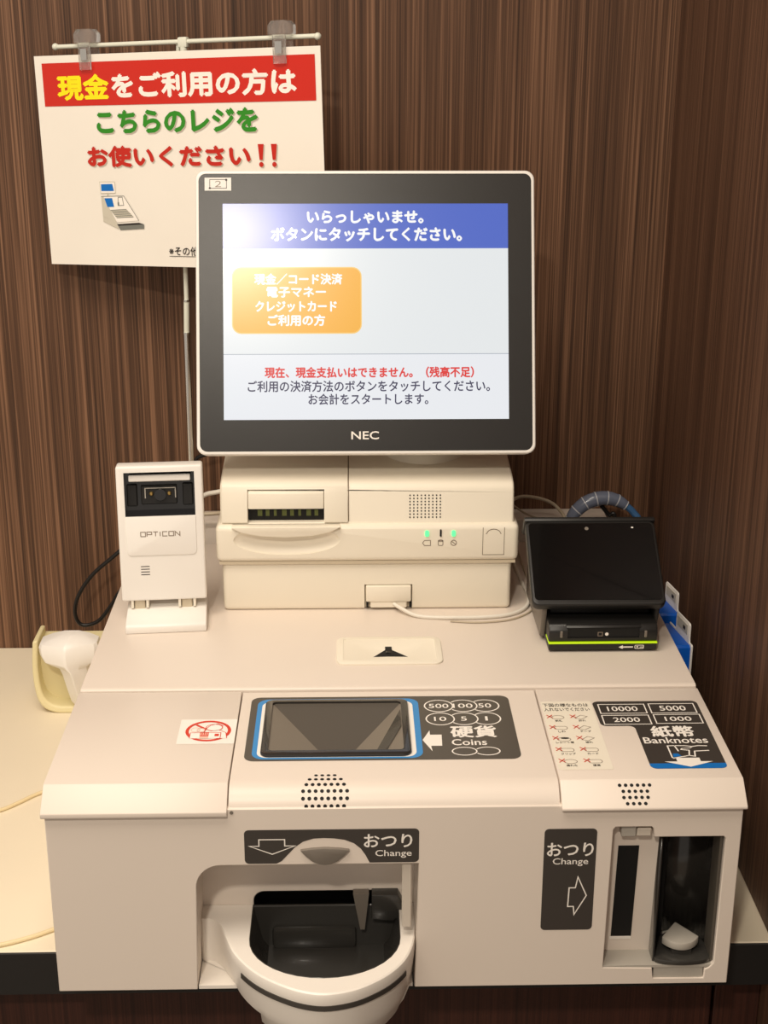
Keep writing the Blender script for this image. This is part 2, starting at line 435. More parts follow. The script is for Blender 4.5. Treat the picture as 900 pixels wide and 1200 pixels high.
# coin hopper
fr = obj('hopper_frame', prism(rrect_pts(-.1195, .0605, .0165, .169, .008), 'z', .1985, .2030, .0015), 'smoke3', t, 'dark smoked frame of the coin hopper')
cut(fr, prism(rrect_pts(-.1125, .0680, .0095, .163, .004), 'z', .19, .21))
T4 = [(-.1125, .068, .2010), (.0095, .068, .2010), (.0095, .163, .2010), (-.1125, .163, .2010)]
b1, b2, b3, b4 = (-.0690, .0690, .1865), (-.0330, .0690, .1865), (-.0460, .0760, .1845), (-.0560, .0760, .1845)
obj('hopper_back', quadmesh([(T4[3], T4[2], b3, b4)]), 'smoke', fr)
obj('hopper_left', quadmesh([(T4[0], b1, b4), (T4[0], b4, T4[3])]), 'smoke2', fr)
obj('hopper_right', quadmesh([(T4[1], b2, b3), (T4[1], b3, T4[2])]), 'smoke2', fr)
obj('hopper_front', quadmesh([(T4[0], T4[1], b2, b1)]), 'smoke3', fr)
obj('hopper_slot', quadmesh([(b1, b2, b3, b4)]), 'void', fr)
def lerp3(a, b, k): return tuple(a[i] + (b[i] - a[i]) * k for i in range(3))
n_ = Vector((-.0006, 0, .0006))
q = [lerp3(T4[2], b3, .05), lerp3(T4[2], T4[1], .28), lerp3(T4[1], b2, .52), lerp3(T4[1], b2, .72)]
q2 = [lerp3(T4[2], T4[1], .16), lerp3(T4[2], T4[1], .5), lerp3(lerp3(T4[1], b2, .38), T4[2], .08), lerp3(lerp3(T4[1], b2, .66), T4[2], .08)]
obj('hopper_flap', quadmesh([[tuple(Vector(p_) + n_ * 1.5) for p_ in (q2[0], q2[1], q2[2], q2[3])]]), 'smoke3', fr)

# printed panel round the hopper
p = Print((0, 0, .1996), (1, 0, 0), (0, 1, 0))
hole = rrect_pts(-.1165, .0630, .0137, .1655, .004)
def fr4(x0, y0, x1, y1, r, corners):             # same point count for every corner
    out = []
    for k_, (cx_, cy_, a0_, sx_, sy_) in enumerate(((x0, y0, 180, 1, 1), (x1, y0, 270, -1, 1), (x1, y1, 0, -1, -1), (x0, y1, 90, 1, -1))):
        rr_ = r if corners[k_] else 1e-5
        for i_ in range(7):
            a_ = math.radians(a0_ + 15 * i_); out.append((cx_ + sx_ * rr_ + rr_ * math.cos(a_), cy_ + sy_ * rr_ + rr_ * math.sin(a_)))
    return out
p.frame(fr4(-.1335, .0545, .0300, .1792, .009, (1, 0, 0, 1)), hole, 'print_bg2', 1)
p.rr(.0300, .0545, .1142, .1792, .009, 'print_bg2', 1, (0, 1, 1, 0))
p.frame(rrect_pts(-.1270, .0575, .0265, .1745, .011), hole, 'print_blue', 2)
p.frame(rrect_pts(-.1225, .0600, .0208, .1690, .009), hole, 'print_w', 3)
for cx, s_ in ((.0458, '500'), (.0690, '100'), (.0900, '50')):
    a0, a1 = (0, 360) if s_ == '500' else (-142, 142)
    p.ring(cx, .1580, .0135, .0120, .0013, 'print_w', 2, a0, a1)
    w = .0095 if len(s_) == 3 else .0062
    p.text(s_, cx - w, .1535, cx + w, .1625, 'print_w', 2, .012)
for cx, s_ in ((.0458, '10'), (.0680, '5'), (.0893, '1')):
    a0, a1 = (0, 360) if s_ == '10' else (-142, 142)
    p.ring(cx, .1315, .0132, .0120, .0013, 'print_w', 2, a0, a1)
    w = .0058 if len(s_) == 2 else (.0028 if s_ == '5' else .0012)
    p.text(s_, cx - w, .1272, cx + w, .1358, 'print_w', 2, .012)
p.text('硬貨', .0535, .0945, .0962, .1175, 'print_w', 2, .03)
p.text('Coins', .0535, .0800, .0855, .0915, 'print_w', 2, .016)
p.ring(.0640, .0690, .0110, .0072, .0012, 'print_w', 2)
p.ring(.0848, .0690, .0110, .0072, .0012, 'print_w', 2, -150, 150)
p.poly([(.0272, .0905), (.0345, .1090), (.0345, .1005), (.0452, .1005), (.0445, .0795), (.0345, .0795), (.0352, .0695)], 'print_w', 2)
p.done('coin_panel_print', t, 'charcoal printed panel with coin values and a blue ring')

# prohibition sticker on the left lid
p = Print((0, 0, .2006), (1, 0, 0), (0, 1, 0))
cx, cy = -.1695, .110
p.rect(-.1965, .0855, -.1442, .1330, 'print_w', 1)
p.ring(cx, cy, .0195, .0185, .0030, 'print_r', 3)
p.line([(cx - .012, cy + .012), (cx - .002, cy + .003)], .0026, 'print_r', 2)
p.line([(cx + .001, cy - .004), (cx + .011, cy - .014)], .0026, 'print_r', 2)
p.poly(p.ell_pts(cx + .005, cy + .006, .0075, .0062), 'p_white', 4); p.ring(cx + .005, cy + .006, .0075, .0062, .0007, 'print_r', 5)
p.poly([(cx + .002, cy - .001), (cx + .010, cy + .001), (cx + .0165, cy - .004), (cx + .018, cy - .0145), (cx + .002, cy - .0145)], 'p_white', 4)
p.line([(cx + .002, cy - .001), (cx + .010, cy + .001), (cx + .0165, cy - .004), (cx + .018, cy - .0145)], .0007, 'print_r', 5)
p.line([(cx - .004, cy - .004), (cx - .002, cy + .004), (cx + .001, cy + .010), (cx + .008, cy + .0135), (cx + .013, cy + .009)], .0008, 'print_r', 5)
p.rect(cx - .016, cy - .0145, cx - .007, cy - .004, 'p_white', 4); p.line([(cx - .016, cy - .0145), (cx - .016, cy - .004), (cx - .007, cy - .004)], .0007, 'print_r', 5)
p.rect(cx - .007, cy - .011, cx + .001, cy - .003, 'print_r', 5)
for k in range(4): p.rect(cx - .0062 + .0018 * k, cy - .0098, cx - .0054 + .0018 * k, cy - .0045, 'print_pink', 6)
p.rect(cx - .007, cy - .0150, cx + .001, cy - .011, 'print_pink', 5)
p.rect(cx + .001, cy - .0145, cx + .012, cy - .004, 'p_white', 5); p.line([(cx + .001, cy - .004), (cx + .012, cy - .004), (cx + .012, cy - .0145)], .0007, 'print_r', 6)
p.rect(cx + .0065, cy - .011, cx + .0105, cy - .0065, 'print_r', 6)
p.ring(cx - .012, cy + .002, .004, .004, .0006, 'print_pink', 4); p.ring(cx - .007, cy + .0015, .0035, .0035, .0006, 'print_pink', 4)
p.done('warning_sticker', t, 'white sticker with a red prohibition circle')

# banknote lid print
p = Print((0, 0, .2001), (1, 0, 0), (0, 1, 0))
out = rrect_pts(.2255, .0330, .2925, .163, .006, corners=(1, 1, 1, 0))
# L shaped charcoal field
pts = []
def arc(cx, cy, r, a0, a1, n=6): return [(cx + r * math.cos(math.radians(a0 + (a1 - a0) * i / n)), cy + r * math.sin(math.radians(a0 + (a1 - a0) * i / n))) for i in range(n + 1)]
pts += arc(.2315, .0395, .006, 180, 270) + arc(.2875, .0395, .006, 270, 360) + arc(.2885, .1575, .006, 0, 90) + arc(.1995, .1575, .006, 90, 180) + arc(.2005, .1195, .006, 180, 270) + arc(.2195, .1075, .006, 90, 0)
p.poly(pts, 'print_bg', 1)
p.poly(arc(.2315, .0395, .006, 180, 270) + arc(.2875, .0395, .006, 270, 360) + [(.2935, .0425), (.2255, .0425)], 'print_blue2', 2)
for x0, x1, y0, y1, s_ in ((.1985, .2425, .1385, .1570, '10000'), (.2470, .2900, .1385, .1575, '5000'), (.1985, .2425, .1165, .1345, '2000'), (.2475, .2910, .1175, .1352, '1000')):
    p.line([(x0, y0), (x1, y0), (x1, y1), (x0, y1)], .0011, 'print_w', 2, True)
    w = .0145 if len(s_) == 5 else .0125
    p.text(s_, (x0 + x1) / 2 - w, y0 + .0045, (x0 + x1) / 2 + w, y1 - .0045, 'print_w', 2, .012)
p.text('紙幣', .2385, .0910, .2785, .1125, 'print_w', 2, .03)
p.text('Banknotes', .2285, .0790, .2870, .0905, 'print_w', 2, .014)
# hand with a note and an arrow
p.line([(.2560, .0640), (.2545, .0745), (.2480, .0740), (.2480, .0530), (.2490, .0515), (.2570, .0540)], .0013, 'print_w', 3)
p.poly([(.2495, .0535), (.2570, .0555), (.2545, .0600), (.2500, .0600)], 'print_blue2', 2)
p.line([(.2545, .0745), (.2640, .0740), (.2700, .0725), (.2760, .0740), (.2840, .0735)], .0013, 'print_w', 3)
p.line([(.2600, .0690), (.2680, .0700), (.2700, .0720)], .0010, 'print_w', 3)
p.line([(.2600, .0690), (.2590, .0670), (.2660, .0655), (.2640, .0560), (.2690, .0545), (.2705, .0640), (.2840, .0650)], .0013, 'print_w', 3)
p.line([(.2570, .0540), (.2640, .0560)], .0012, 'print_w', 3)
p.poly([(.2395, .0455), (.2610, .0360), (.2830, .0455), (.2720, .0455), (.2720, .0520), (.2510, .0520), (.2510, .0455)], 'print_w', 3)
p.done('banknote_panel_print', t, 'charcoal printed panel with banknote values and a blue base strip')
p = Print((0, 0, .2001), (1, 0, 0), (0, 1, 0))
p.rr(.1440, .0330, .1925, .1645, .003, 'ivory', 1)
p.text('下図の様なものは', .1455, .1530, .1890, .1600, 'print_k', 2, .01)
p.text('入れないでください', .1455, .1440, .1890, .1510, 'print_k', 2, .01)
rows = [('新札', '折れ'), ('しわ', 'テープ'), ('レシート等', '破れ'), ('クリップ', 'カード'), ('濡れた', '硬貨')]
for i, (n1, n2) in enumerate(rows):
    y = .1330 - .0210 * i
    for j, (x, nm) in enumerate(((.1485, n1), (.1705, n2))):
        k = .0022
        p.line([(x - k, y + .003), (x + k + .001, y - .003)], .0009, 'print_r', 4); p.line([(x - k, y - .003), (x + k + .001, y + .003)], .0009, 'print_r', 4)
        cxx, cyy = x + .008, y - .0015
        if (i, j) in ((0, 0), (4, 0)): p.ring(cxx, cyy, .0058, .0036, .0007, 'print_grey', 2)
        elif j == 1 and i < 3: p.line([(cxx - .006, cyy - .002), (cxx, cyy + .004), (cxx + .006, cyy + .001), (cxx, cyy - .004)], .0007, 'print_grey', 2, True)
        elif (i, j) == (2, 0): p.ring(cxx, cyy - .001, .006, .0035, .0007, 'print_grey', 2); p.ell(cxx + .001, cyy + .001, .004, .0016, 'print_k', 3)
        else: p.line(rrect_pts(cxx - .006, cyy - .003, cxx + .006, cyy + .003, .0025), .0007, 'print_grey', 2, True)
        w = .0022 * len(nm) * .75
        p.text(nm, cxx - w, y - .0105, cxx + w, y - .0068, 'print_k', 3, .01)
p.done('do_not_insert_print', t, 'pale printed list of red crossed items')

# perforated speaker patches (dark holes on the rounded front edge)
def dots(name, rows, surf, r, parent):
    bm = bmesh.new()
    for cx, v in rows:
        c, n = surf(cx, v); n = Vector(n); c = Vector(c) + n * .0002
        a = Vector((1, 0, 0)); b = n.cross(a)
        vs = [bm.verts.new(c + (a * math.cos(k * math.pi / 6) + b * math.sin(k * math.pi / 6)) * r) for k in range(12)]
        bm.faces.new(vs)
    return obj(name, bm, 'void', parent)
def surf_hump(cx, v):                        # v: arc length from the front face upward over the round edge
    s0 = .176; r = .024
    if v < 0: return (cx, 0, s0 + v), (0, -1, 0)
    ang = min(v / r, math.pi / 2)
    if v / r <= math.pi / 2: return (cx, r - r * math.cos(ang), s0 + .0235 * math.sin(ang)), (0, -math.cos(ang), math.sin(ang))
    return (cx, r + (v - r * math.pi / 2), .1995), (0, 0, 1)
pat = []
for k, n in enumerate((7, 8, 8, 7, 6, 4)):
    for i in range(n): pat.append((-.0605 + (i - (n - 1) / 2) * .0054, .0095 + .0066 * k))
dots('speaker_holes', pat, surf_hump, .0017, t)
d_ = Vector((0, .0212, .0165)).normalized(); nn = Vector((0, -d_.z, d_.y))
pat = []
for k, n in enumerate((4, 5, 5, 6)):
    for i in range(n): pat.append((.2068 + (i - (n - 1) / 2) * .0052, .0042 + .0056 * k))
dots('vent_holes', pat, lambda cx, v: (Vector((cx, -.0045, .1835)) + d_ * v, nn), .0016, t)

# coin change label with its arch and lens
p = Print((0, -.0001, 0), (1, 0, 0), (0, 0, 1))
arch = [(-.0225, .1300), (-.0260, .1375), (-.0300, .1440), (-.0360, .1495), (-.0440, .1530), (-.0530, .1545), (-.0620, .1550), (-.0710, .1545), (-.0800, .1515), (-.0870, .1460), (-.0930, .1390), (-.0985, .1325), (-.1030, .1300)]
pts = arc(-.1265, .1340, .004, 180, 270) if False else []
pts = arc(-.1265, .1595, .004, 90, 180) + arc(-.1265, .1340, .004, 180, 270) + arch[::-1] + arc(.0163, .1340, .004, 270, 360) + arc(.0163, .1595, .004, 0, 90)
AL = arch[::-1]
topy = .1635
p.poly(arc(-.1265, .1595, .004, 90, 180) + arc(-.1265, .1340, .004, 180, 270) + [AL[0], (AL[0][0], topy)], 'print_bg', 1)
for (xa, ya), (xb, yb) in zip(AL[:-1], AL[1:]): p.poly([(xa, ya), (xb, yb), (xb, topy), (xa, topy)], 'print_bg', 1)
p.poly([(AL[-1][0], topy), AL[-1]] + arc(.0163, .1340, .004, 270, 360) + arc(.0163, .1595, .004, 0, 90), 'print_bg', 1)
p.line([(-.1262, .1476), (-.1179, .1476), (-.1179, .1540), (-.0957, .1540), (-.0957, .1476), (-.0868, .1476), (-.1066, .1395)], .0010, 'print_w', 2, True)
p.text('おつり', -.0275, .1450, .0145, .1585, 'print_w', 2, .02)
p.text('Change', -.0175, .1345, .0140, .1425, 'print_w', 2, .008)
p.done('coin_change_label', t, 'charcoal change label above the coin tray')
lens = [(-.0825, .1440), (-.0730, .1455), (-.0610, .1462), (-.0490, .1455), (-.0395, .1440), (-.0440, .1385), (-.0500, .1330), (-.0555, .1302), (-.0610, .1293), (-.0665, .1302), (-.0720, .1330), (-.0780, .1385)]
obj('indicator_lens', prism(lens, 'y', -.003, .002, .0008), 'grey', t, 'grey lens in the arch above the coin tray')
arch_l = [(-.0225, .1290)] + arch[1:-1] + [(-.1030, .1290)]

# banknote change label
p = Print((0, -.0001, 0), (1, 0, 0), (0, 0, 1))
p.rr(.1288, .0585, .1745, .1615, .004, 'print_bg', 1)
p.text('おつり', .1315, .1340, .1722, .1478, 'print_w', 2, .02)
p.text('Change', .1370, .1240, .1680, .1322, 'print_w', 2, .008)
p.line([(.1525, .1020), (.1580, .1020), (.1598, .1130), (.1680, .0940), (.1580, .0745), (.1570, .0828), (.1520, .0828)], .0011, 'print_w', 2, True)
p.done('banknote_change_label', t, 'charcoal change label beside the banknote outlet')

# coin outlet: grey recess floor, dark cavity, tray
obj('recess_floor', prism([(-.1755, .0555), (-.1755, .001), (.016, .001), (.016, .0555)], 'z', .0, .0035), 'tray', t)
obj('recess_side_strip', box(.0060, .0145, .004, .010, .060, .1275, .001, 1), 'machine2', t)
lin = prism(cav, 'y', .0565, .134); 
fs = [f for f in lin.faces if f.normal.y < -.9]; bmesh.ops.delete(lin, geom=fs, context='FACES')
for v in lin.verts: v.co.x = -.0613 + (v.co.x + .0613) * .995; v.co.z = .033 + (v.co.z - .033) * .985
liner = obj('outlet_cavity', lin, 'tray_dark', t, 'black cavity behind the coin tray')
obj('cavity_post', loft([[(-.0370, .0460, .0665), (-.0225, .0460, .0665), (-.0225, .0545, .0665), (-.0370, .0545, .0665)], [(-.0305, .0460, .0285), (-.0265, .0460, .0285), (-.0265, .0545, .0285), (-.0305, .0545, .0285)]]), 'grey', liner)
obj('cavity_block', prism([(-.020, .066), (.004, .066), (.0115, .0500), (.0, .038), (-.020, .040)], 'y', .045, .075, .001), 'tray_dark', liner)
obj('cavity_shelf', box(-.112, -.034, .050, .074, .004, .026, .004, 2), 'tray_dark', liner)

inner = [(-.1295, .0555), (-.1295, .036), (-.1295, .015)] + [(-.0622 - .0673 * math.cos(math.radians(k)), .004 - .0562 * math.sin(math.radians(k))) for k in range(0, 181, 10)] + [(.0051, .015), (.0051, .036), (.0051, .0555)]
outer_c = spline([(-.1755, .0555, 0), (-.1755, .0365, 0), (-.1660, .0350, 0), (-.1580, .0280, 0), (-.1525, .0130, 0), (-.1440, -.0120, 0), (-.1310, -.0330, 0), (-.1160, -.0490, 0), (-.0975, -.0620, 0), (-.0800, -.0705, 0), (-.0617, -.0740, 0), (-.0420, -.0705, 0), (-.0250, -.0625, 0), (-.0060, -.0475, 0), (.0085, -.0280, 0), (.0165, -.0050, 0), (.0185, .0150, 0), (.0185, .0360, 0), (.0185, .0555, 0)], 4)
outer = [(v.x, v.y) for v in outer_c]
def ring_at(z, k, cx=-.058, cy=.02):
    out = []
    for x, y in outer:
        f = max(0, min(1, (.030 - y) / .03)) if z > .004 else 1; kk = 1 - (1 - k) * f
        X_, Y_ = cx + (x - cx) * kk, cy + (y - cy) * kk
        if z < 0.004:                          # below the machine only the bowl in front of it goes on
            if Y_ > -.002: Y_ = -.002 + (Y_ + .002) * .02
            if X_ < -.118: X_ = -.118 + (X_ + .118) * .03
        out.append((X_, Y_, z))
    return out
tr = obj('coin_tray', loft([ring_at(-.032, .64), ring_at(-.027, .74), ring_at(-.012, .86), ring_at(.0035, .93), ring_at(.0045, .935), ring_at(.012, .955), ring_at(.028, .985), ring_at(.040, 1.0), ring_at(.0465, 1.0), ring_at(.0490, .992), ring_at(.0500, .975)]), 'tray', t, 'white rounded coin tray jutting from the front')
def iring(z, k): return [(-.0622 + (x + .0622) * k, .03 + (y - .03) * (k if y < .03 else 1), z) for x, y in inner]
cut(tr, loft([iring(.0045, .80), iring(.012, .88), iring(.05, 1.0), iring(.07, 1.0)]))
tl = loft([iring(.0050, .795), iring(.012, .875), iring(.047, .990), iring(.0502, .992)], cap1=False)
ln = obj('tray_liner', tl, 'tray_dark', tr, 'dark smoked liner of the coin tray')
md = ln.modifiers.new('s', 'SOLIDIFY'); md.thickness = .0006; md.offset = 0
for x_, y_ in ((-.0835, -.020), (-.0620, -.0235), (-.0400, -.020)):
    obj('glint_bump', ball((x_, y_, .0062), .0011, n=8), 'chrome', ln)  # chrome bumps added in place of three small reflections on the tray floor
# stripe along the tray front
sp = [(x, y) for x, y in outer if y < -.028]
def offs(pts, d):
    out = []
    for i, (x, y) in enumerate(pts):
        a = Vector(pts[max(i - 1, 0)]); b = Vector(pts[min(i + 1, len(pts) - 1)]); tt = (b - a).normalized(); nrm = Vector((tt.y, -tt.x))
        out.append((x + nrm.x * d, y + nrm.y * d))
    return out
so, si = offs(sp, .0007), offs(sp, -.0010)
st = loft([[(o_[0], o_[1], .0335), (o_[0], o_[1], .0385), (i_[0], i_[1], .0385), (i_[0], i_[1], .0335)] for o_, i_ in zip(so, si)])
obj('tray_stripe', st, 'stripe', tr)

# banknote outlet
obj('slot_surround', loft([[(.1872, .024, .0175), (.1872, .012, .161), (.2325, .012, .161), (.2325, .024, .0175)], [(.1872, .056, .0175), (.1872, .056, .161), (.2325, .056, .161), (.2325, .056, .0175)]]), 'machine', t)
p = Print((0, .0179, .088), (1, 0, 0), (0, -.0837, 1))
p.rect(.1965, -.053, .2150, .0475, 'void', 2); p.rect(.1955, -.0565, .2150, -.053, 'print_w', 2)
p.done('banknote_slot', t, 'black banknote slot')
obj('slot_hinge', merge(box(.1965, .2095, .004, .013, .150, .1615, .001, 1)), 'grey_l', t)
obj('slot_hinge', merge(box(.2100, .2225, .003, .013, .151, .1590, .001, 1)), 'machine2', t)
obj('outlet_floor', prism([(.187, .001), (.187, .055), (.286, .055), (.286, .001), (.231, .001)], 'z', .0165, .0190), 'grey_l', t)
obj('outlet_notch', box(.2330, .2775, .002, .05, .0052, .0165), 'grey_l', t)
R_ = .0255; cxx = .2590
halfo = [(cxx + (R_ + .0015) * math.cos(math.radians(a)), .020 + (R_ + .0015) * 1.25 * math.sin(math.radians(a))) for a in range(0, 181, 12)]
shell = loft([[(x, y, z) for x, y in [(cxx + R_ + .0015, .006)] + halfo + [(cxx - R_ - .0015, .006)]] for z in (.020, .1518)], cap0=False, cap1=False, closed=False)
ps = obj('banknote_pocket', shell, 'smoke3', t, 'dark smoked banknote pocket')
md = ps.modifiers.new('s', 'SOLIDIFY'); md.thickness = .002
obj('pocket_side', box(.2835, .2858, .004, .05, .020, .1515, .0005, 1), 'smoke', ps)
fl = [(cxx - R_, .006)] + [(cxx - R_ * math.cos(math.radians(a)), .006 - .007 * math.sin(math.radians(a))) for a in range(15, 180, 15)] + [(cxx + R_, .006), (cxx + R_, .03), (cxx, .048), (cxx - R_, .03)]
obj('pocket_floor', prism(fl, 'z', .0195, .0240, .0008), 'tray_dark', ps)
fan = [(.2590, .040)] + [(.2590 + .0215 * math.sin(math.radians(a)) , .036 - .030 * math.cos(math.radians(a))) for a in range(-52, 53, 8)]
obj('note_press', prism([(x, y) for x, y in fan], 'z', .0300, .0375, .0012), 'grey_l', ps, 'pale grey fan shaped note press')
obj('press_post', box(.250, .268, .010, .030, .024, .030), 'tray_dark', ps)
obj('pocket_rib', cyl((.2440, .0385, .022), (.2440, .0385, .150), .0025, 10), 'void', ps)
obj('pocket_backplate', box(.2335, .2855, .0545, .0558, .019, .1518), 'tray_dark', ps)

# ------------------------------------------------------------------ cable cover behind the machine
tag(obj('cable_cover', box(-.232, .300, .693, .7345, 0, .198, .002, 2), 'machine'), 'beige cable cover box against the walnut wall behind the machine', 'cable cover')

# ------------------------------------------------------------------ POS terminal
t = pos = thing('pos_terminal', 'ivory printer base with a tilted touch monitor, standing on the cash machine', 'pos terminal', (-.02, .5, .2025))
ZB = .2025
lo_ = obj('lower_case', box(-.1775, .1385, .386, .665, ZB, .268, .005, 3), 'ivory', t)
cut(lo_, box(-.0225, .0300, .37, .394, .200, .2325))
mid = obj('middle_case', box(-.1830, .1450, .3800, .668, .2615, .3035, .006, 4), 'ivory', t)
cut(mid, ball((-.1065, .3795, .2870), .058, 1.0, .13, .29, 32))
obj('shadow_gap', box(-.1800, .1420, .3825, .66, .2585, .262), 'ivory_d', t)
prof = [(.3865, .300), (.3885, .3050), (.3935, .3360), (.3965, .3425), (.4020, .3465), (.4200, .3505), (.50, .3590), (.62, .3650), (.6500, .3600), (.6600, .34), (.6600, .300)]
upc = obj('upper_case', prism(prof, 'x', -.1780, .1400, .003, 3), 'ivory', t)
cut(upc, prism([(.37, .3045), (.37, .3395), (.4060, .3395), (.4060, .3045)], 'x', -.1482, -.0658))
soften(upc, .001, 2, 40)
# printer cover
pprof = [(.3855, .3050), (.3930, .3365), (.3960, .3435), (.4018, .3478), (.4200, .3518), (.50, .3602), (.56, .3635), (.56, .34), (.42, .33), (.40, .3052)]
pc = obj('printer_cover', prism(pprof, 'x', -.1765, -.0400, .0012, 2), 'ivory', t)
cut(pc, prism([(.37, .3040), (.37, .3400), (.4060, .3400), (.4060, .3040)], 'x', -.1485, -.0655))
p = Print((0, .386, 0), (1, 0, 0), (0, .235, 1))
obj('receipt_flap', prism([(.3888, .3195), (.3925, .3365), (.3965, .3390), (.4050, .3390), (.4050, .3195)], 'x', -.1478, -.0662, .0012), 'ivory', pc)
obj('receipt_slot', box(-.1475, -.0665, .3965, .4050, .3040, .3195), 'void', pc, 'dark receipt slot')
q = Print((0, .3963, .3060), (1, 0, 0), (0, 0, 1))
M['slotgreen'] = mat('slot_green_mark', srgb(92, 100, 48), 0.5)
for k in range(8): q.rect(-.1380 + k * .0088, .0035, -.1330 + k * .0088 - .001 * (k % 3), .0105, 'slotgreen', 1)
q.done('slot_teeth', pc)
# seam around the cover
def strip(pts, w, name, parent, m='seam', side=1):
    bm = bmesh.new(); pr = None
    for (x, y, z) in pts:
        a_, b_ = bm.verts.new((x - w / 2, y, z)), bm.verts.new((x + w / 2, y, z))
        if pr: bm.faces.new((pr[0], pr[1], b_, a_))
        pr = (a_, b_)
    return obj(name, bm, m, parent)
strip([(-.0394, y - .0004, z + .0004) for y, z in prof[1:8]], .0009, 'cover_seam', pc)
# lip below the slot
lip = [(-.166, .3035), (-.155, .2975), (-.135, .2935), (-.107, .2920), (-.079, .2935), (-.060, .2975), (-.048, .3035)]
obj('receipt_lip', prism(lip, 'y', .3745, .388, .0012), 'ivory', mid)
# indicator lamps, icons, power cover
for x_, m_ in ((.0452, 'ledg'), (.0740, 'ledg')):
    obj('status_led', prism(rrect_pts(x_ - .0022, .2905, x_ + .0022, .2975, .002), 'y', .3790, .3815), m_, mid, 'green glowing status lamp')
obj('status_led', prism(rrect_pts(.0590, .2905, .0610, .2985, .0008), 'y', .3790, .3815), 'void', mid)
p = Print((0, .3799, 0), (1, 0, 0), (0, 0, 1))
p.line([(.0405, .2830), (.0425, .2860), (.0490, .2860), (.0490, .2800), (.0425, .2800)], .0008, 'print_grey', 1, True)
p.line(rrect_pts(.0575, .2800, .0625, .2858, .0012), .0008, 'print_grey', 1, True); p.ring(.0600, .2855, .0025, .0010, .0007, 'print_grey', 1)
p.ring(.0742, .2830, .0030, .0030, .0009, 'print_grey', 1); p.line([(.0722, .2845), (.0762, .2815)], .0008, 'print_grey', 1)
p.done('indicator_icons', mid)
p = Print((0, .3799, 0), (1, 0, 0), (0, 0, 1))
p.line([(.1058, .3005), (.1058, .2690), (.1290, .2690), (.1290, .3005)], .0006, 'seam', 1)
p.line([(.1090, .2930)] + [(.1174 - .0075 * math.cos(math.radians(k)), .2930 + .0055 * math.sin(math.radians(k))) for k in range(10, 171, 16)] + [(.1255, .2930)], .0007, 'seam', 1)
p.done('power_cover', mid)
# speaker perforation
nrm = Vector((0, -(.3360 - .3050), .3935 - .3885)).normalized()
pat = [(.0270 + .0041 * i, .3095 + .0034 * j) for i in range(9) for j in range(8)]
dots('speaker_holes', pat, lambda cx, v: ((cx, .3885 + (v - .3050) * .1613 - .0002, v), nrm), .00085, upc)
# cash drawer socket with its plug cover
obj('socket_cover', box(-.0208, .0285, .3825, .396, .2130, .2315, .0012, 2), 'ivory', lo_)
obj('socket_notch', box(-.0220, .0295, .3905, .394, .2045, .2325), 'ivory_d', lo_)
for x_ in (-.0205, .0270): obj('socket_clip', box(x_, x_ + .0022, .3855, .392, .2055, .2110), 'void', lo_)
obj('socket_plug', box(-.0160, .0240, .3835, .392, .2055, .2132, .001, 1), 'ivory', lo_)

# monitor on its neck
th = math.radians(19.3)
mo = Vector((-.0195, .4408, .5233)); mu = Vector((1, 0, 0)); mv = Vector((0, math.sin(th), math.cos(th))); mn = Vector((0, -math.cos(th), math.sin(th)))
def mbox(x0, x1, v0, v1, n0, n1, r, bev=0.0, corner_n=6):
    pts = rrect_pts(x0, v0, x1, v1, r, corner_n)
    bm = prism(pts, 'z', n0, n1, bev, 3)
    for v in bm.verts: v.co = mo + mu * v.co.x + mv * v.co.y + mn * v.co.z
    return bm
el = lambda z, rx, ry, cx=.0455, cy=.487: [(cx + rx * math.cos(2 * math.pi * k / 32), cy + ry * math.sin(2 * math.pi * k / 32), z) for k in range(32)]
obj('neck', loft([el(.350, .049, .046), el(.3600, .047, .044), el(.368, .044, .041), el(.372, .043, .040), el(.43, .040, .032, .0455, .500), el(.50, .040, .026, .0455, .515)]), 'ivory', t)
mon = obj('monitor', mbox(-.1810, .1810, -.1515, .1515, -.030, 0, .010, .0022), 'white', t, 'tilted touch monitor with a charcoal bezel')
cut(mon, mbox(-.1775, .1775, -.1480, .1480, -.002, .01, .008))
obj('back_housing', mbox(-.145, .145, -.115, .115, -.062, -.029, .02, .006), 'white', mon)
obj('bezel', mbox(-.1776, .1776, -.1481, .1481, -.004, -.0006, .008), 'bezel', mon, 'charcoal bezel')
P0 = mo + mn * -.0004
p = Print(P0, mu, mv)
SX0, SX1 = -.1520, .1522
p.rect(SX0, .0682, SX1, .1160, 's_head', 1)
p.rect(SX0, -.0440, SX1, .0682, 's_bg', 1); p.rect(SX0, -.1142, SX1, -.0448, 's_bg2', 1); p.rect(SX0, -.0448, SX1, -.0440, 's_line', 1)
p.rr(-.1428, -.0227, -.0045, .0485, .010, 's_btnhi', 2); p.rr(-.1416, -.0215, -.0057, .0473, .009, 's_btn', 3)
p.text('いらっしゃいませ。', -.0625, .0945, .0620, .1090, 's_white', 3, .045)
p.text('ボタンにタッチしてください。', -.1010, .0755, .1030, .0910, 's_white', 3, .045)
p.text('現金／コード決済', -.1190, .0295, -.0250, .0418, 's_white', 4, .04)
p.text('電子マネー', -.1060, .0160, -.0425, .0275, 's_white', 4, .04)
p.text('クレジットカード', -.1180, .0005, -.0310, .0125, 's_white', 4, .04)
p.text('ご利用の方', -.1050, -.0145, -.0435, -.0020, 's_white', 4, .04)
p.text('現在、現金支払いはできません。（残高不足）', -.1085, -.0700, .1150, -.0578, 's_red', 3, .035)
p.text('ご利用の決済方法のボタンをタッチしてください。', -.1265, -.0848, .1320, -.0725, 's_navy', 3, .02)
p.text('お会計をスタートします。', -.0620, -.0985, .0660, -.0865, 's_navy', 3, .02)
p.done('screen', mon, 'lit screen with a blue header and an orange button')
p = Print(P0, mu, mv)
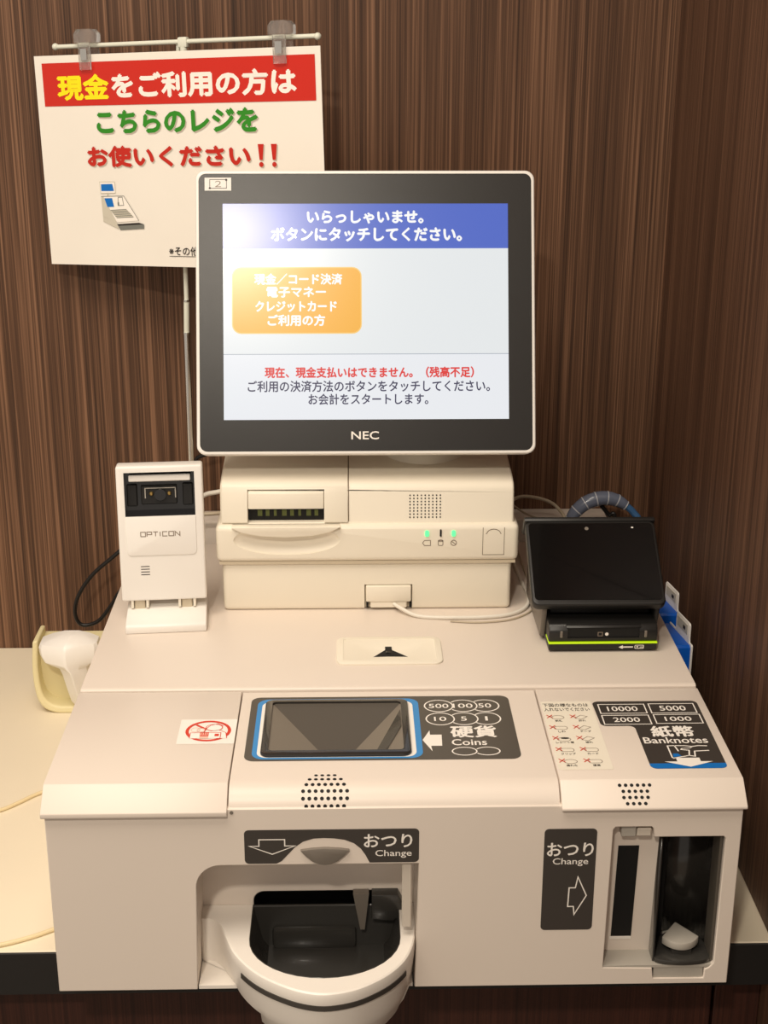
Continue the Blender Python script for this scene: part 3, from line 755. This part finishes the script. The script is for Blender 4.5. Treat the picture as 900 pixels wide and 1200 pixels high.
p.text('NEC', -.0165, -.1355, .0130, -.1268, 'print_w', 1, .02)
p.done('logo', mon)
p = Print(P0, mu, mv)
p.rect(-.1710, .1300, -.1428, .1438, 'card', 1)
p.line([(-.1655, .1325), (-.1655, .1418), (-.1478, .1418), (-.1478, .1325)], .0006, 'print_k', 2, True)
p.text('２', -.1600, .1338, -.1535, .1404, 'print_grey', 2)
p.rect(-.1665, .1318, -.1645, .1335, 'print_k', 3); p.rect(-.1490, .1405, -.1470, .1425, 'print_k', 3)
p.done('number_sticker', mon, 'small white number sticker')

# ------------------------------------------------------------------ barcode scanner on its stand
t = thing('barcode_scanner', 'white standing barcode scanner with a dark window, left of the printer base', 'barcode scanner', (-.2375, .37, .2025))
ya = math.radians(4.5); tb = math.radians(6)
so_ = Vector((-.2385, .3610, .2240)); su = Vector((math.cos(ya), math.sin(ya), 0))
sb = Vector((-math.sin(ya), math.cos(ya), 0)); sv = (Vector((0, 0, 1)) * math.cos(tb) + sb * math.sin(tb)); sn = su.cross(sv)
def scan(bm):
    for v in bm.verts: v.co = so_ + su * v.co.x + sv * v.co.y + sn * v.co.z
    return bm
bd = obj('housing', scan(prism([(-.0455, .002), (-.0455, .1500), (.0455, .1500), (.0455, .002)], 'z', -.024, 0, .0025, 3)), 'white', t)
cut(bd, scan(box(-.0372, .0368, .0955, .1432, -.016, .02)))
wl = scan(box(-.0371, .0367, .0956, .1431, -.0158, -.0002)); 
ff = [f for f in wl.faces if f.normal.dot(Vector((0, 0, 1))) > 2]
obj('window_box', scan(merge(box(-.0371, .0367, .0956, .1431, -.0158, -.0150), box(-.0371, -.0367, .0956, .1431, -.015, -.0006), box(.0363, .0367, .0956, .1431, -.015, -.0006), box(-.037, .0367, .0956, .0960, -.015, -.0006), box(-.037, .0367, .1427, .1431, -.015, -.0006))), 'lens', bd, 'dark scanner window')
obj('light_bar', scan(box(-.0325, .0325, .1325, .1395, -.010, -.004, .0008, 1)), 'white', bd)
obj('camera_frame', scan(merge(box(-.0205, .0175, .1060, .1265, -.015, -.011, .0008, 1))), 'blackp', bd)
for x0, x1, y0, y1 in ((-.0165, .0165, .1235, .1243), (-.0165, -.0155, .1130, .1240), (.0155, .0165, .1130, .1240)):
    obj('frame_wire', scan(box(x0, x1, y0, y1, -.0108, -.0100)), 'grey_l', bd)
obj('camera_lens', scan(cyl((0, .117, -.012), (0, .117, -.007), .0062, 20)), 'lens', bd)
for x_ in (-.0095, .0095): obj('aiming_lamp', scan(ball((x_, .1180, -.0100), .0024, n=10)), 'brass', bd)
for x_ in (-.0300, .0290): obj('window_baffle', scan(box(x_ - .0055, x_ + .0055, .1040, .1280, -.0150, -.0120, .001, 1)), 'blackp', bd)
pl = obj('front_plate', scan(prism(rrect_pts(-.0372, .0525, .0368, .0950, .005, corners=(1, 1, 0, 0)), 'z', -.001, .0012, .0008, 2)), 'white', bd)
p = Print(so_ + sn * .00125, su, sv)
lw, lh, gp, x_ = .0050, .0048, .0066, -.0220
for ch in 'OPTICON':
    a_, b_, c_, d_2 = x_, x_ + lw, .0738, .0738 + lh
    if ch == 'I': a_ = b_ = x_ + .0008
    st_ = {'O': [[(a_, c_), (b_, c_), (b_, d_2), (a_, d_2), (a_, c_)]], 'P': [[(a_, c_), (a_, d_2), (b_, d_2), (b_, c_ + lh * .42), (a_, c_ + lh * .42)]],
           'T': [[(a_, d_2), (b_, d_2)], [((a_ + b_) / 2, c_), ((a_ + b_) / 2, d_2)]], 'I': [[(a_, c_), (a_, d_2)]], 'C': [[(b_, c_), (a_, c_), (a_, d_2), (b_, d_2)]],
           'N': [[(a_, c_), (a_, d_2), (b_, c_), (b_, d_2)]]}[ch]
    for l_ in st_: p.line(l_, .00095, 'print_grey', 1)
    x_ += gp if ch != 'I' else .0034
p.done('maker_lettering', bd)
p = Print(so_ + sn * .0001, su, sv)
for k in range(4): p.rect(-.0235, .0310 + .0030 * k, -.0142, .0319 + .0030 * k, 'print_k', 1)
p.done('vent_slits', bd)
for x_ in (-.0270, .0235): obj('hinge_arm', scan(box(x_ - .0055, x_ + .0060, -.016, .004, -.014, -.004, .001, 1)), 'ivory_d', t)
for x_ in (-.0345, -.0185, .0160, .0320): obj('hinge_clip', scan(box(x_ - .0014, x_ + .0014, -.0065, .003, -.018, -.0015, .0005, 1)), 'ivory', t)
so_2, sv2, sn2 = Vector((-.2340, .3270, .2025)), Vector((0, 0, 1)), su.cross(Vector((0, 0, 1)))
bb = prism([(0, .0), (0, .0085), (.004, .0105), (.066, .0160), (.078, .0160), (.078, 0)], 'x', -.0425, .0430, .0018, 2)
for v in bb.verts: v.co = so_2 + su * v.co.x + sb * v.co.y + Vector((0, 0, v.co.z))
obj('stand_base', bb, 'white', t)

# ------------------------------------------------------------------ handheld scanner in its cradle
t = thing('scanner_cradle', 'yellowed plastic cradle on the counter beside the left side of the machine', 'scanner cradle', (-.385, .585, 0))
out_l = [(-.4300, .0930), (-.4320, .060), (-.4300, .030), (-.4230, .010), (-.4080, .001), (-.39, .0), (-.37, .0), (-.352, .001), (-.3400, .010), (-.3340, .030), (-.3320, .060), (-.3330, .0980)]
inn_l = [(-.4235, .0935), (-.4250, .060), (-.4230, .033), (-.4170, .017), (-.4050, .0095), (-.39, .0085), (-.37, .0085), (-.356, .0095), (-.3470, .017), (-.3410, .033), (-.3390, .060), (-.3395, .0985)]
def sidey(z): return .538 + .012 * (z / .1)                     # the front edge leans back towards the top
def shell_loft():
    O = spline([(x, 0, z) for x, z in out_l], 3); I = spline([(x, 0, z) for x, z in inn_l], 3)
    secs = []
    for o_, i_ in zip(O, I):
        secs.append([(o_.x, sidey(o_.z), o_.z), (o_.x, .600, o_.z), (i_.x, .600, i_.z), (i_.x, sidey(i_.z) + .001, i_.z)])
    return loft(secs)
shell_o = obj('cradle_shell', shell_loft(), 'yellowed', t); soften(shell_o, .0025, 3, 40)
bp_ = loft([[(x, .562 + .004 * (z / .1), min(z, .083)) for x, z in out_l], [(x, .603, min(z, .083)) for x, z in out_l]])
obj('back_plate', bp_, 'yellowed', t)

t = thing('handheld_scanner', 'white handheld scanner resting head up in the yellowed cradle', 'handheld scanner', (-.385, .55, .010))
def sec(z, w, y0, y1, cx=-.3850, ridge=.005, rx=-.1):
    pts = [(cx - w, y1), (cx - w, y0 + .009), (cx - w * .9, y0 + .003), (cx + w * rx, y0 - ridge), (cx + w * (rx + .1), y0 - ridge), (cx + w * .9, y0 + .006), (cx + w, y0 + .011), (cx + w, y1)]
    out = []
    for k_ in range(len(pts)):
        a_, b_ = pts[k_], pts[(k_ + 1) % len(pts)]
        out += [(a_[0], a_[1], z), ((a_[0] + b_[0]) / 2, (a_[1] + b_[1]) / 2, z)]
    return out
hs = loft([sec(.010, .0125, .538, .556, -.3700), sec(.018, .0145, .533, .559, -.3715), sec(.036, .0155, .530, .561, -.3740, .007), sec(.056, .0165, .528, .561, -.3768, .009), sec(.0660, .0180, .527, .561, -.3790, .010), sec(.0690, .0250, .527, .561, -.3815, .010), sec(.073, .0315, .527, .561, -.3830, .010), sec(.081, .0350, .528, .561, -.3838, .010), sec(.090, .0360, .530, .561, -.3842, .009), sec(.0945, .0345, .532, .561, -.3842, .008), sec(.1000, .0220, .537, .560, -.3830, .006), sec(.1040, .0085, .543, .558, -.3820, .003)])
hb = obj('scanner_body', hs, 'white', t, smooth=24); soften(hb, .001, 2, 24)
obj('cord_socket', cyl((-.3830, .5400, .0985), (-.3830, .5300, .0975), .0014, 10), 'grey', t)

# ------------------------------------------------------------------ payment terminal
t = pt = thing('payment_terminal', 'black card payment terminal with a tilted blank screen, right of the printer base', 'payment terminal', (.222, .33, .2025))
_n0 = set(o.name for o in bpy.data.objects)
base = obj('base', prism([(.2790, .2050), (.2780, .2120), (.2780, .2125), (.42, .2125), (.42, .2045)], 'x', .1660, .2775, .0015), 'blackp', t)
obj('foot', box(.1760, .2650, .286, .41, .2025, .2050), 'void', t)
obj('lime_strip', box(.1655, .2780, .2772, .30, .2125, .2142, .0004, 1), 'lime', t, 'lime green strip round the base')
ub = obj('reader_case', prism([(.2790, .2142), (.2785, .2260), (.2830, .2325), (.2900, .2335), (.42, .2335), (.42, .2142)], 'x', .1655, .2780, .0018), 'blackp', t)
cut(ub, box(.1850, .2590, .27, .284, .2185, .2305))
obj('card_slot', box(.1852, .2588, .2800, .2838, .2187, .2303), 'void', ub, 'card slot')
obj('slot_lip', prism([(.2785, .2300), (.2810, .2322), (.2900, .2325), (.2900, .2300)], 'x', .1835, .2605, .0005), 'blackp', ub)
p = Print((0, .2798, 0), (1, 0, 0), (0, 0, 1))
p.line([(.2165, .2205), (.2165, .2245), (.2210, .2245), (.2210, .2205)], .0007, 'print_grey', 1, True); p.ell(.2255, .2225, .0018, .0018, 'print_w', 1)
p.done('slot_icon', ub)
for x_ in (.1785, .2655):
    obj('slot_lamp', box(x_ - .0013, x_ + .0013, .2775, .280, .2195, .2265, .0004, 1), 'grey', ub)
p = Print((0, .2782, 0), (1, 0, 0), (0, 0, 1))
p.poly([(.2380, .2085), (.2425, .2105), (.2425, .2092), (.2530, .2092), (.2530, .2078), (.2425, .2078), (.2425, .2063)], 'print_w', 1)
p.line(rrect_pts(.2550, .2068, .2640, .2104, .0008), .0007, 'print_w', 1, True); p.rect(.2600, .2080, .2640, .2088, 'print_w', 1); p.rect(.2565, .2080, .2585, .2094, 'print_w', 1)
p.done('direction_mark', base)
for o in bpy.data.objects:
    if o.name not in _n0 and o.type == 'MESH':
        for v in o.data.vertices: v.co += Vector((0, -.0085, 0))
tz = math.radians(36)
po = Vector((.2175, .2780, .2545)); pu = Vector((1, -.008, 0)).normalized(); pv = Vector((.0, math.cos(tz), math.sin(tz))); pn = pu.cross(pv)
def tab(bm):
    for v in bm.verts: v.co = po + pu * v.co.x + pv * v.co.y + pn * v.co.z
    return bm
scr = obj('screen_case', tab(prism(rrect_pts(-.0690, -.002, .0690, .1020, .007), 'z', -.0105, 0, .0020, 3)), 'blackp', t)
obj('screen_glass', tab(prism(rrect_pts(-.0660, .0035, .0658, .0985, .004), 'z', -.0005, .0004)), 'blackg', scr, 'blank black glass screen')
obj('camera_dot', tab(cyl((-.0045, .0915, .0003), (-.0045, .0915, .0008), .0021, 14)), 'grey', scr)
obj('status_lamp', tab(box(.0430, .0452, .0920, .0935, .0003, .0007)), 'print_w', scr)
obj('screen_back', tab(prism([(-.0700, .1010), (-.0700, .1070), (.0700, .1070), (.0700, .1010)], 'z', -.026, .0010, .002)), 'blackp', scr)
# support between base and screen
sup = prism([(.2990, .2335), (.3005, .2520), (.375, .3070), (.40, .300), (.415, .2335)], 'x', .1700, .2740, .002)
obj('support', sup, 'blackp', t)
for s_, x_ in ((-1, .1600), (1, .2770)):
    sd = prism([(.2990, .2080), (.2870, .2450), (.300, .2610), (.372, .3080), (.41, .300), (.418, .2080)], 'x', x_, x_ + .0055, .0012)
    obj('side_arm', sd, 'grey' if s_ < 0 else 'blackp', t)

# ------------------------------------------------------------------ blue card holders on the machine's right side
def card_holder(base_y, dx, skew, label):
    t = thing('card_holder', label, 'card holder', (.315 + dx, base_y, .11), 'blue card holders on the right side of the machine')
    L_ = .064
    def sk(bm):
        for v in bm.verts: v.co = Vector((v.co.x + dx - (v.co.y - base_y) * skew, v.co.y, v.co.z))
        return bm
    x0 = .3023 - dx
    y0, y1 = base_y, base_y + L_
    pocket = obj('pocket', sk(prism([(y0 + .0015, .112), (y0 + .0015, .1775), (y0 + .004, .180), (y1 - .001, .180), (y1 - .001, .112)], 'x', .3080, .3290, .0006)), 'blue', t, 'blue pocket')
    pl = [(y0, .110), (y0, .1795), (y0 + .002, .1812), (y0 + .0075, .1812), (y0 + .0085, .186), (y0 + .0085, .2005), (y0 + .0105, .2025), (y0 + .0440, .2025), (y0 + .0460, .2005), (y0 + .0460, .1812), (y1, .1812), (y1, .110)]
    plate = obj('backing_plate', sk(prism(pl, 'x', .3292, .3310, .0004)), 'card', t, 'white backing plate with a tab')
    q = Print((0, 0, 0), (0, -1, 0), (0, 0, 1))
    bm = sk(box(.3288, .3293, y0 + .0130, y0 + .0415, .1880, .1990)); obj('tab_label', bm, 'p_lgrey', plate)
    bm = sk(box(.3286, .3289, y0 + .0190, y0 + .0250, .1910, .1950)); obj('tab_mark', bm, 'print_k', plate)
    obj('hanger', sk(box(.3030 - dx, .3085, y0 + .012, y1 - .012, .120, .172)), 'card', t)
card_holder(.331, .0005, .16, 'blue card holder with a white tab, the nearer one behind the banknote lid')
card_holder(.4180, .0065, .16, 'blue card holder with a white tab, the farther one half hidden by the payment terminal')

# ------------------------------------------------------------------ poster stand and poster
t = thing('poster_stand', 'slim telescopic poster stand with a white crossbar rising behind the machine', 'poster stand', (-.238, .656, 0))
obj('stand_foot', merge(cyl((-.238, .656, .0003), (-.238, .656, .006), .035, 40, .033)), 'rod', t)
Z1, Z2 = .495, .455
obj('pole', cyl((-.2395, .656, .006), (-.2360, .656, Z2), .0040, 16), 'chrome', t)
obj('pole_section', cyl((-.2360, .656, Z2), (-.2345, .656, Z1), .0034, 16), 'rod', t)
obj('pole_section', cyl((-.2345, .656, Z1), (-.2310, .656, .790), .0028, 16), 'rod', t)
for z_, r_ in ((Z2, .0048), (Z1, .0042)): obj('pole_ring', cyl((-.2357 if z_ == Z2 else -.2345, .656, z_ - .001), (-.2357 if z_ == Z2 else -.2345, .656, z_ + .001), r_, 16), 'chrome', t)
ga, gb, gc = -.4006, -.0405, -.0433
Rm = Matrix.Rotation(ga, 3, 'Z') @ Matrix.Rotation(gb, 3, 'X') @ Matrix.Rotation(gc, 3, 'Y')
po_ = Vector((-.2357, .640, .6609)); qu = Rm @ Vector((1, 0, 0)); qv = Rm @ Vector((0, 0, 1)); qn = qu.cross(qv)
def pst(bm):
    for v in bm.verts: v.co = po_ + qu * v.co.x + qv * v.co.y + qn * v.co.z
    return bm
obj('crossbar', pst(cyl((-.1580, .1318, -.0075), (.1795, .1325, -.0075), .0026, 14)), 'rod', t)
for x_ in (-.1590, .1800): obj('end_cap', pst(ball((x_, .1320, -.0075), .0042, n=12)), 'rod', t)
obj('crossbar_joint', pst(merge(box(.0065, .0185, .1255, .1372, -.0125, -.0035, .002, 2), cyl((.0125, .126, -.0075), (.0125, .105, -.0075), .0042, 14))), 'rod', t)
for x_ in (-.1120, .1390):
    c1 = [(x_ - .0145, .1240), (x_ - .0145, .1440), (x_ - .010, .1500), (x_ + .008, .1500), (x_ + .0135, .1440), (x_ + .0135, .1240), (x_ + .008, .1180), (x_ + .008, .1060), (x_ - .0085, .1060), (x_ - .0085, .1200)]
    clip = obj('clip', pst(merge(prism([(x_ - .0145, .1350), (x_ - .0145, .1450), (x_ - .010, .1500), (x_ + .008, .1500), (x_ + .0135, .1450), (x_ + .0135, .1350)], 'z', -.012, .004, .001), prism([(x_ - .009, .1045), (x_ - .009, .1352), (x_ + .0065, .1352), (x_ + .0065, .1045)], 'z', .0016, .0040, .0006), prism([(x_ - .009, .1100), (x_ - .009, .1352), (x_ + .0095, .1352), (x_ + .0095, .1100)], 'z', -.0130, -.0110, .0006))), 'clear', t, 'clear acrylic clip')
    obj('clip_spring', pst(box(x_ - .0060, x_ + .0030, .1150, .1285, .0042, .0050, .0003, 1)), 'chrome', clip)

t = thing('poster', 'laminated poster with a red banner hanging from the stand behind the monitor', 'poster', tuple(po_ + qv * -.122))
obj('sheet', pst(box(-.1857, .1857, -.1220, .1220, -.0014, -.0004)), 'paper', t)
p = Print(po_, qu, qv)
p.rect(-.1755, .0645, .1790, .1135, 'p_red', 1)
p.text('現金', -.1565, .0705, -.0850, .1000, 'p_yel', 2, .044)
p.text('をご利用の方は', -.0820, .0715, .1560, .1005, 'p_white', 2, .046)
for dx, m_, L_ in ((.0012, 'p_shadow', 1), (0, 'p_green', 2)): p.text('こちらのレジを', -.1060 + dx, .0320 - dx, .1065 + dx, .0590 - dx, m_, L_, .052)
for dx, m_, L_ in ((.0012, 'p_shadow', 1), (0, 'p_dred', 2)):
    p.text('お使いください', -.1222 + dx, -.0065 - dx, .0950 + dx, .0185 - dx, m_, L_, .052)
    for x_ in (.1080, .1245):
        p.poly([(x_ - .0035 + dx, .0185 - dx), (x_ - .0020 + dx, .0010 - dx), (x_ + .0020 + dx, .0010 - dx), (x_ + .0040 + dx, .0185 - dx)], m_, L_); p.ell(x_ + dx, -.0040 - dx, .0028, .0028, m_, L_)
p.text('※その他のお支払い方法は', -.0190, -.1085, .1080, -.0980, 'p_black', 2, .012)
p.line([(-.0190, -.1095), (.1450, -.1095)], .0006, 'p_black', 2)
# small drawing of a till
X = lambda x, y: (-.1265 + .000373 * x * 1.09 / 1, -.0100 - .000373 * y * 1.06)
def dr(pts, m, L): p.poly([X(*q_) for q_ in pts], m, L)
def dl(pts, m, L, c=True): p.line([X(*q_) for q_ in pts], .0007, m, L, c)
k = .105
X = lambda x, y: (-.1268 + x * .000112, -.0085 - y * .000102)
dr([(170, 145), (355, 145), (355, 272), (175, 275)], 'p_white', 2); dl([(170, 145), (355, 145), (355, 272), (175, 275)], 'p_lgrey', 3)
dr([(185, 172), (325, 168), (340, 248), (185, 250)], 'p_blue', 4)
dr([(250, 275), (268, 275), (268, 312), (250, 312)], 'p_lgrey', 3)
dr([(175, 312), (455, 305), (620, 585), (345, 610), (180, 540)], 'p_white', 2)
dr([(175, 312), (205, 318), (350, 610), (180, 545)], 'p_lgrey', 3); dl([(175, 312), (455, 305), (620, 585)], 'p_grey', 4, False)
dr([(215, 332), (310, 330), (328, 430), (245, 432)], 'p_blue', 4)
dl([(385, 320), (435, 318), (448, 412), (378, 415)], 'p_grey', 4); dr([(375, 380), (392, 375), (392, 415), (375, 415)], 'p_grey', 5)
dr([(280, 470), (478, 458), (562, 545), (350, 558)], 'p_lgrey', 4)
for i in range(6): dl([(280 + 14 * i, 470 + 17 * i), (478 + 16 * i, 458 + 17 * i)], 'p_grey', 5, False)
dr([(180, 540), (350, 612), (370, 690), (180, 600)], 'p_lgrey', 3)
dr([(350, 630), (620, 610), (680, 628), (680, 678), (385, 698)], 'p_grey', 4); dr([(350, 630), (620, 610), (672, 628), (365, 648)], 'p_black', 5)
p.done('printed_artwork', t, 'red banner, green and red lettering and a small till drawing')

# ------------------------------------------------------------------ cables
def cord(name, pts, r, m, label, group=None, **k):
    return tag(obj(name, tube(pts, r, **k), m, smooth=60), label, 'cable', group)
cord('drawer_cable', [(.0100, .3815, .2110), (.0180, .372, .2095), (.0360, .3620, .2048), (.0700, .3570, .2048), (.1100, .3580, .2048), (.1380, .3660, .2048), (.1560, .3850, .2048), (.1620, .4150, .2048), (.1600, .4600, .2048), (.1560, .55, .2048), (.153, .60, .2048), (.150, .630, .19), (.148, .645, .05)], .0022, 'cordwhite', 'thick white cable leaving the socket under the printer base')
cord('thin_cable', [(.0700, .350, .2037), (.1000, .3460, .2037), (.1350, .3530, .2037), (.1600, .3760, .2037), (.1690, .4100, .2037), (.1680, .4700, .2037), (.1640, .60, .2037), (.160, .63, .17), (.155, .645, .05)], .0011, 'cordbeige', 'thin beige cable curving beside the thick white one on the machine')
cord('wall_cable', [(.1480, .640, .05), (.1500, .66, .200), (.1750, .70, .222), (.2050, .705, .2235), (.2330, .690, .214), (.2400, .650, .190), (.2400, .645, .05)], .0023, 'cordbeige', 'beige cable looping up behind the payment terminal')
cord('wall_cable', [(.1380, .680, .2600), (.1700, .675, .2260), (.2000, .672, .2080), (.2350, .668, .2050), (.2480, .650, .190), (.248, .645, .05)], .0013, 'cordbeige', 'thin beige cable drooping from the printer base to the payment terminal')
t = thing('wrapped_cable_bundle', 'grey blue spiral wrapped cable bundle arching behind the payment terminal', 'cable bundle', (.29, .66, .05))
hp = [(.2440, .6600, .2050), (.2520, .6610, .2190), (.2660, .6620, .2310), (.2850, .6630, .2365), (.3030, .6630, .2340), (.3170, .6620, .2260)]
obj('spiral_wrap', tube(hp, .0085, 14, rad=lambda u: .0055 + .0040 * math.sin(math.pi * min(1, u * 1.0)) ** .6), 'wrap', t)
P_ = spline(hp, 8)
for i in range(3, 40, 6):
    d = (P_[i + 1] - P_[i - 1]).normalized(); u_ = i / 40
    rr = .0055 + .0040 * math.sin(math.pi * u_) ** .6 + .0003
    obj('wrap_turn', cyl(P_[i] - d * .0007, P_[i] + d * .0007, rr, 18), 'wrap_edge', t)
obj('blue_cord', tube([(.3150, .6620, .2275), (.3260, .6600, .2180), (.3350, .6560, .2020), (.3400, .652, .15), (.340, .648, .05)], .0045, 10), 'bluecord', t)
obj('black_cord', tube([(.2850, .668, .226), (.2960, .668, .2120), (.305, .665, .2), (.308, .66, .05)], .0028, 10), 'cordblack', t)
obj('cord_tail', tube([(.2440, .6600, .2080), (.2400, .655, .19), (.238, .65, .05)], .0045, 10), 'bluecord', t)
cord('black_cable', [(-.15, .690, .310), (-.2248, .700, .2860), (-.2418, .700, .2720), (-.29, .69, .215), (-.3351, .680, .1650), (-.3738, .680, .1306), (-.3955, .680, .1000), (-.4020, .680, .0740), (-.3940, .680, .0575), (-.3726, .680, .0625), (-.3540, .680, .0850), (-.3384, .680, .1086), (-.300, .675, .150), (-.27, .665, .12), (-.265, .66, .004)], .0026, 'cordblack', 'black cable looping against the wall above the handheld scanner')
cord('white_cable', [(-.265, .665, .15), (-.245, .665, .222), (-.2250, .665, .2420), (-.205, .66, .2490), (-.165, .664, .255)], .0030, 'cordwhite', 'white cable running from the barcode scanner to the printer base')
cord('scanner_lead', [(-.262, .650, .12), (-.245, .648, .216), (-.2300, .648, .2225), (-.21, .648, .2240), (-.165, .66, .224)], .0026, 'cordbeige', 'beige cable low in the gap between barcode scanner and printer base')
cord('counter_cable', [(-.3045, .4020, .0022), (-.3400, .3740, .0022), (-.3850, .3430, .0022), (-.4050, .3220, .0022), (-.4225, .3060, .0022), (-.46, .285, .0022), (-.505, .24, .0022), (-.51, .16, .0022), (-.47, .095, .0022), (-.42, .0640, .0022), (-.3950, .0600, .0022), (-.3671, .0660, .0022), (-.3400, .0780, .0022), (-.3180, .0920, .0022), (-.306, .10, .0022)], .0022, 'cream_cord', 'cream cable looping over the counter left of the machine')

# ------------------------------------------------------------------ ceiling fittings that carry the lamps
t = thing('ceiling_panel_light', 'square ceiling panel light above the counter', 'ceiling light', (-.55, -.35, 1.87))
obj('panel_frame', box(-1.17, .07, -.82, .12, 1.872, 1.9, .004, 2), 'white', t)
t = thing('ceiling_downlight', 'round ceiling downlight behind the viewer', 'ceiling light', (-.36, -1.62, 1.87))
obj('downlight_ring', cyl((-.36, -1.62, 1.875), (-.36, -1.62, 1.9), .10, 40), 'white', t)
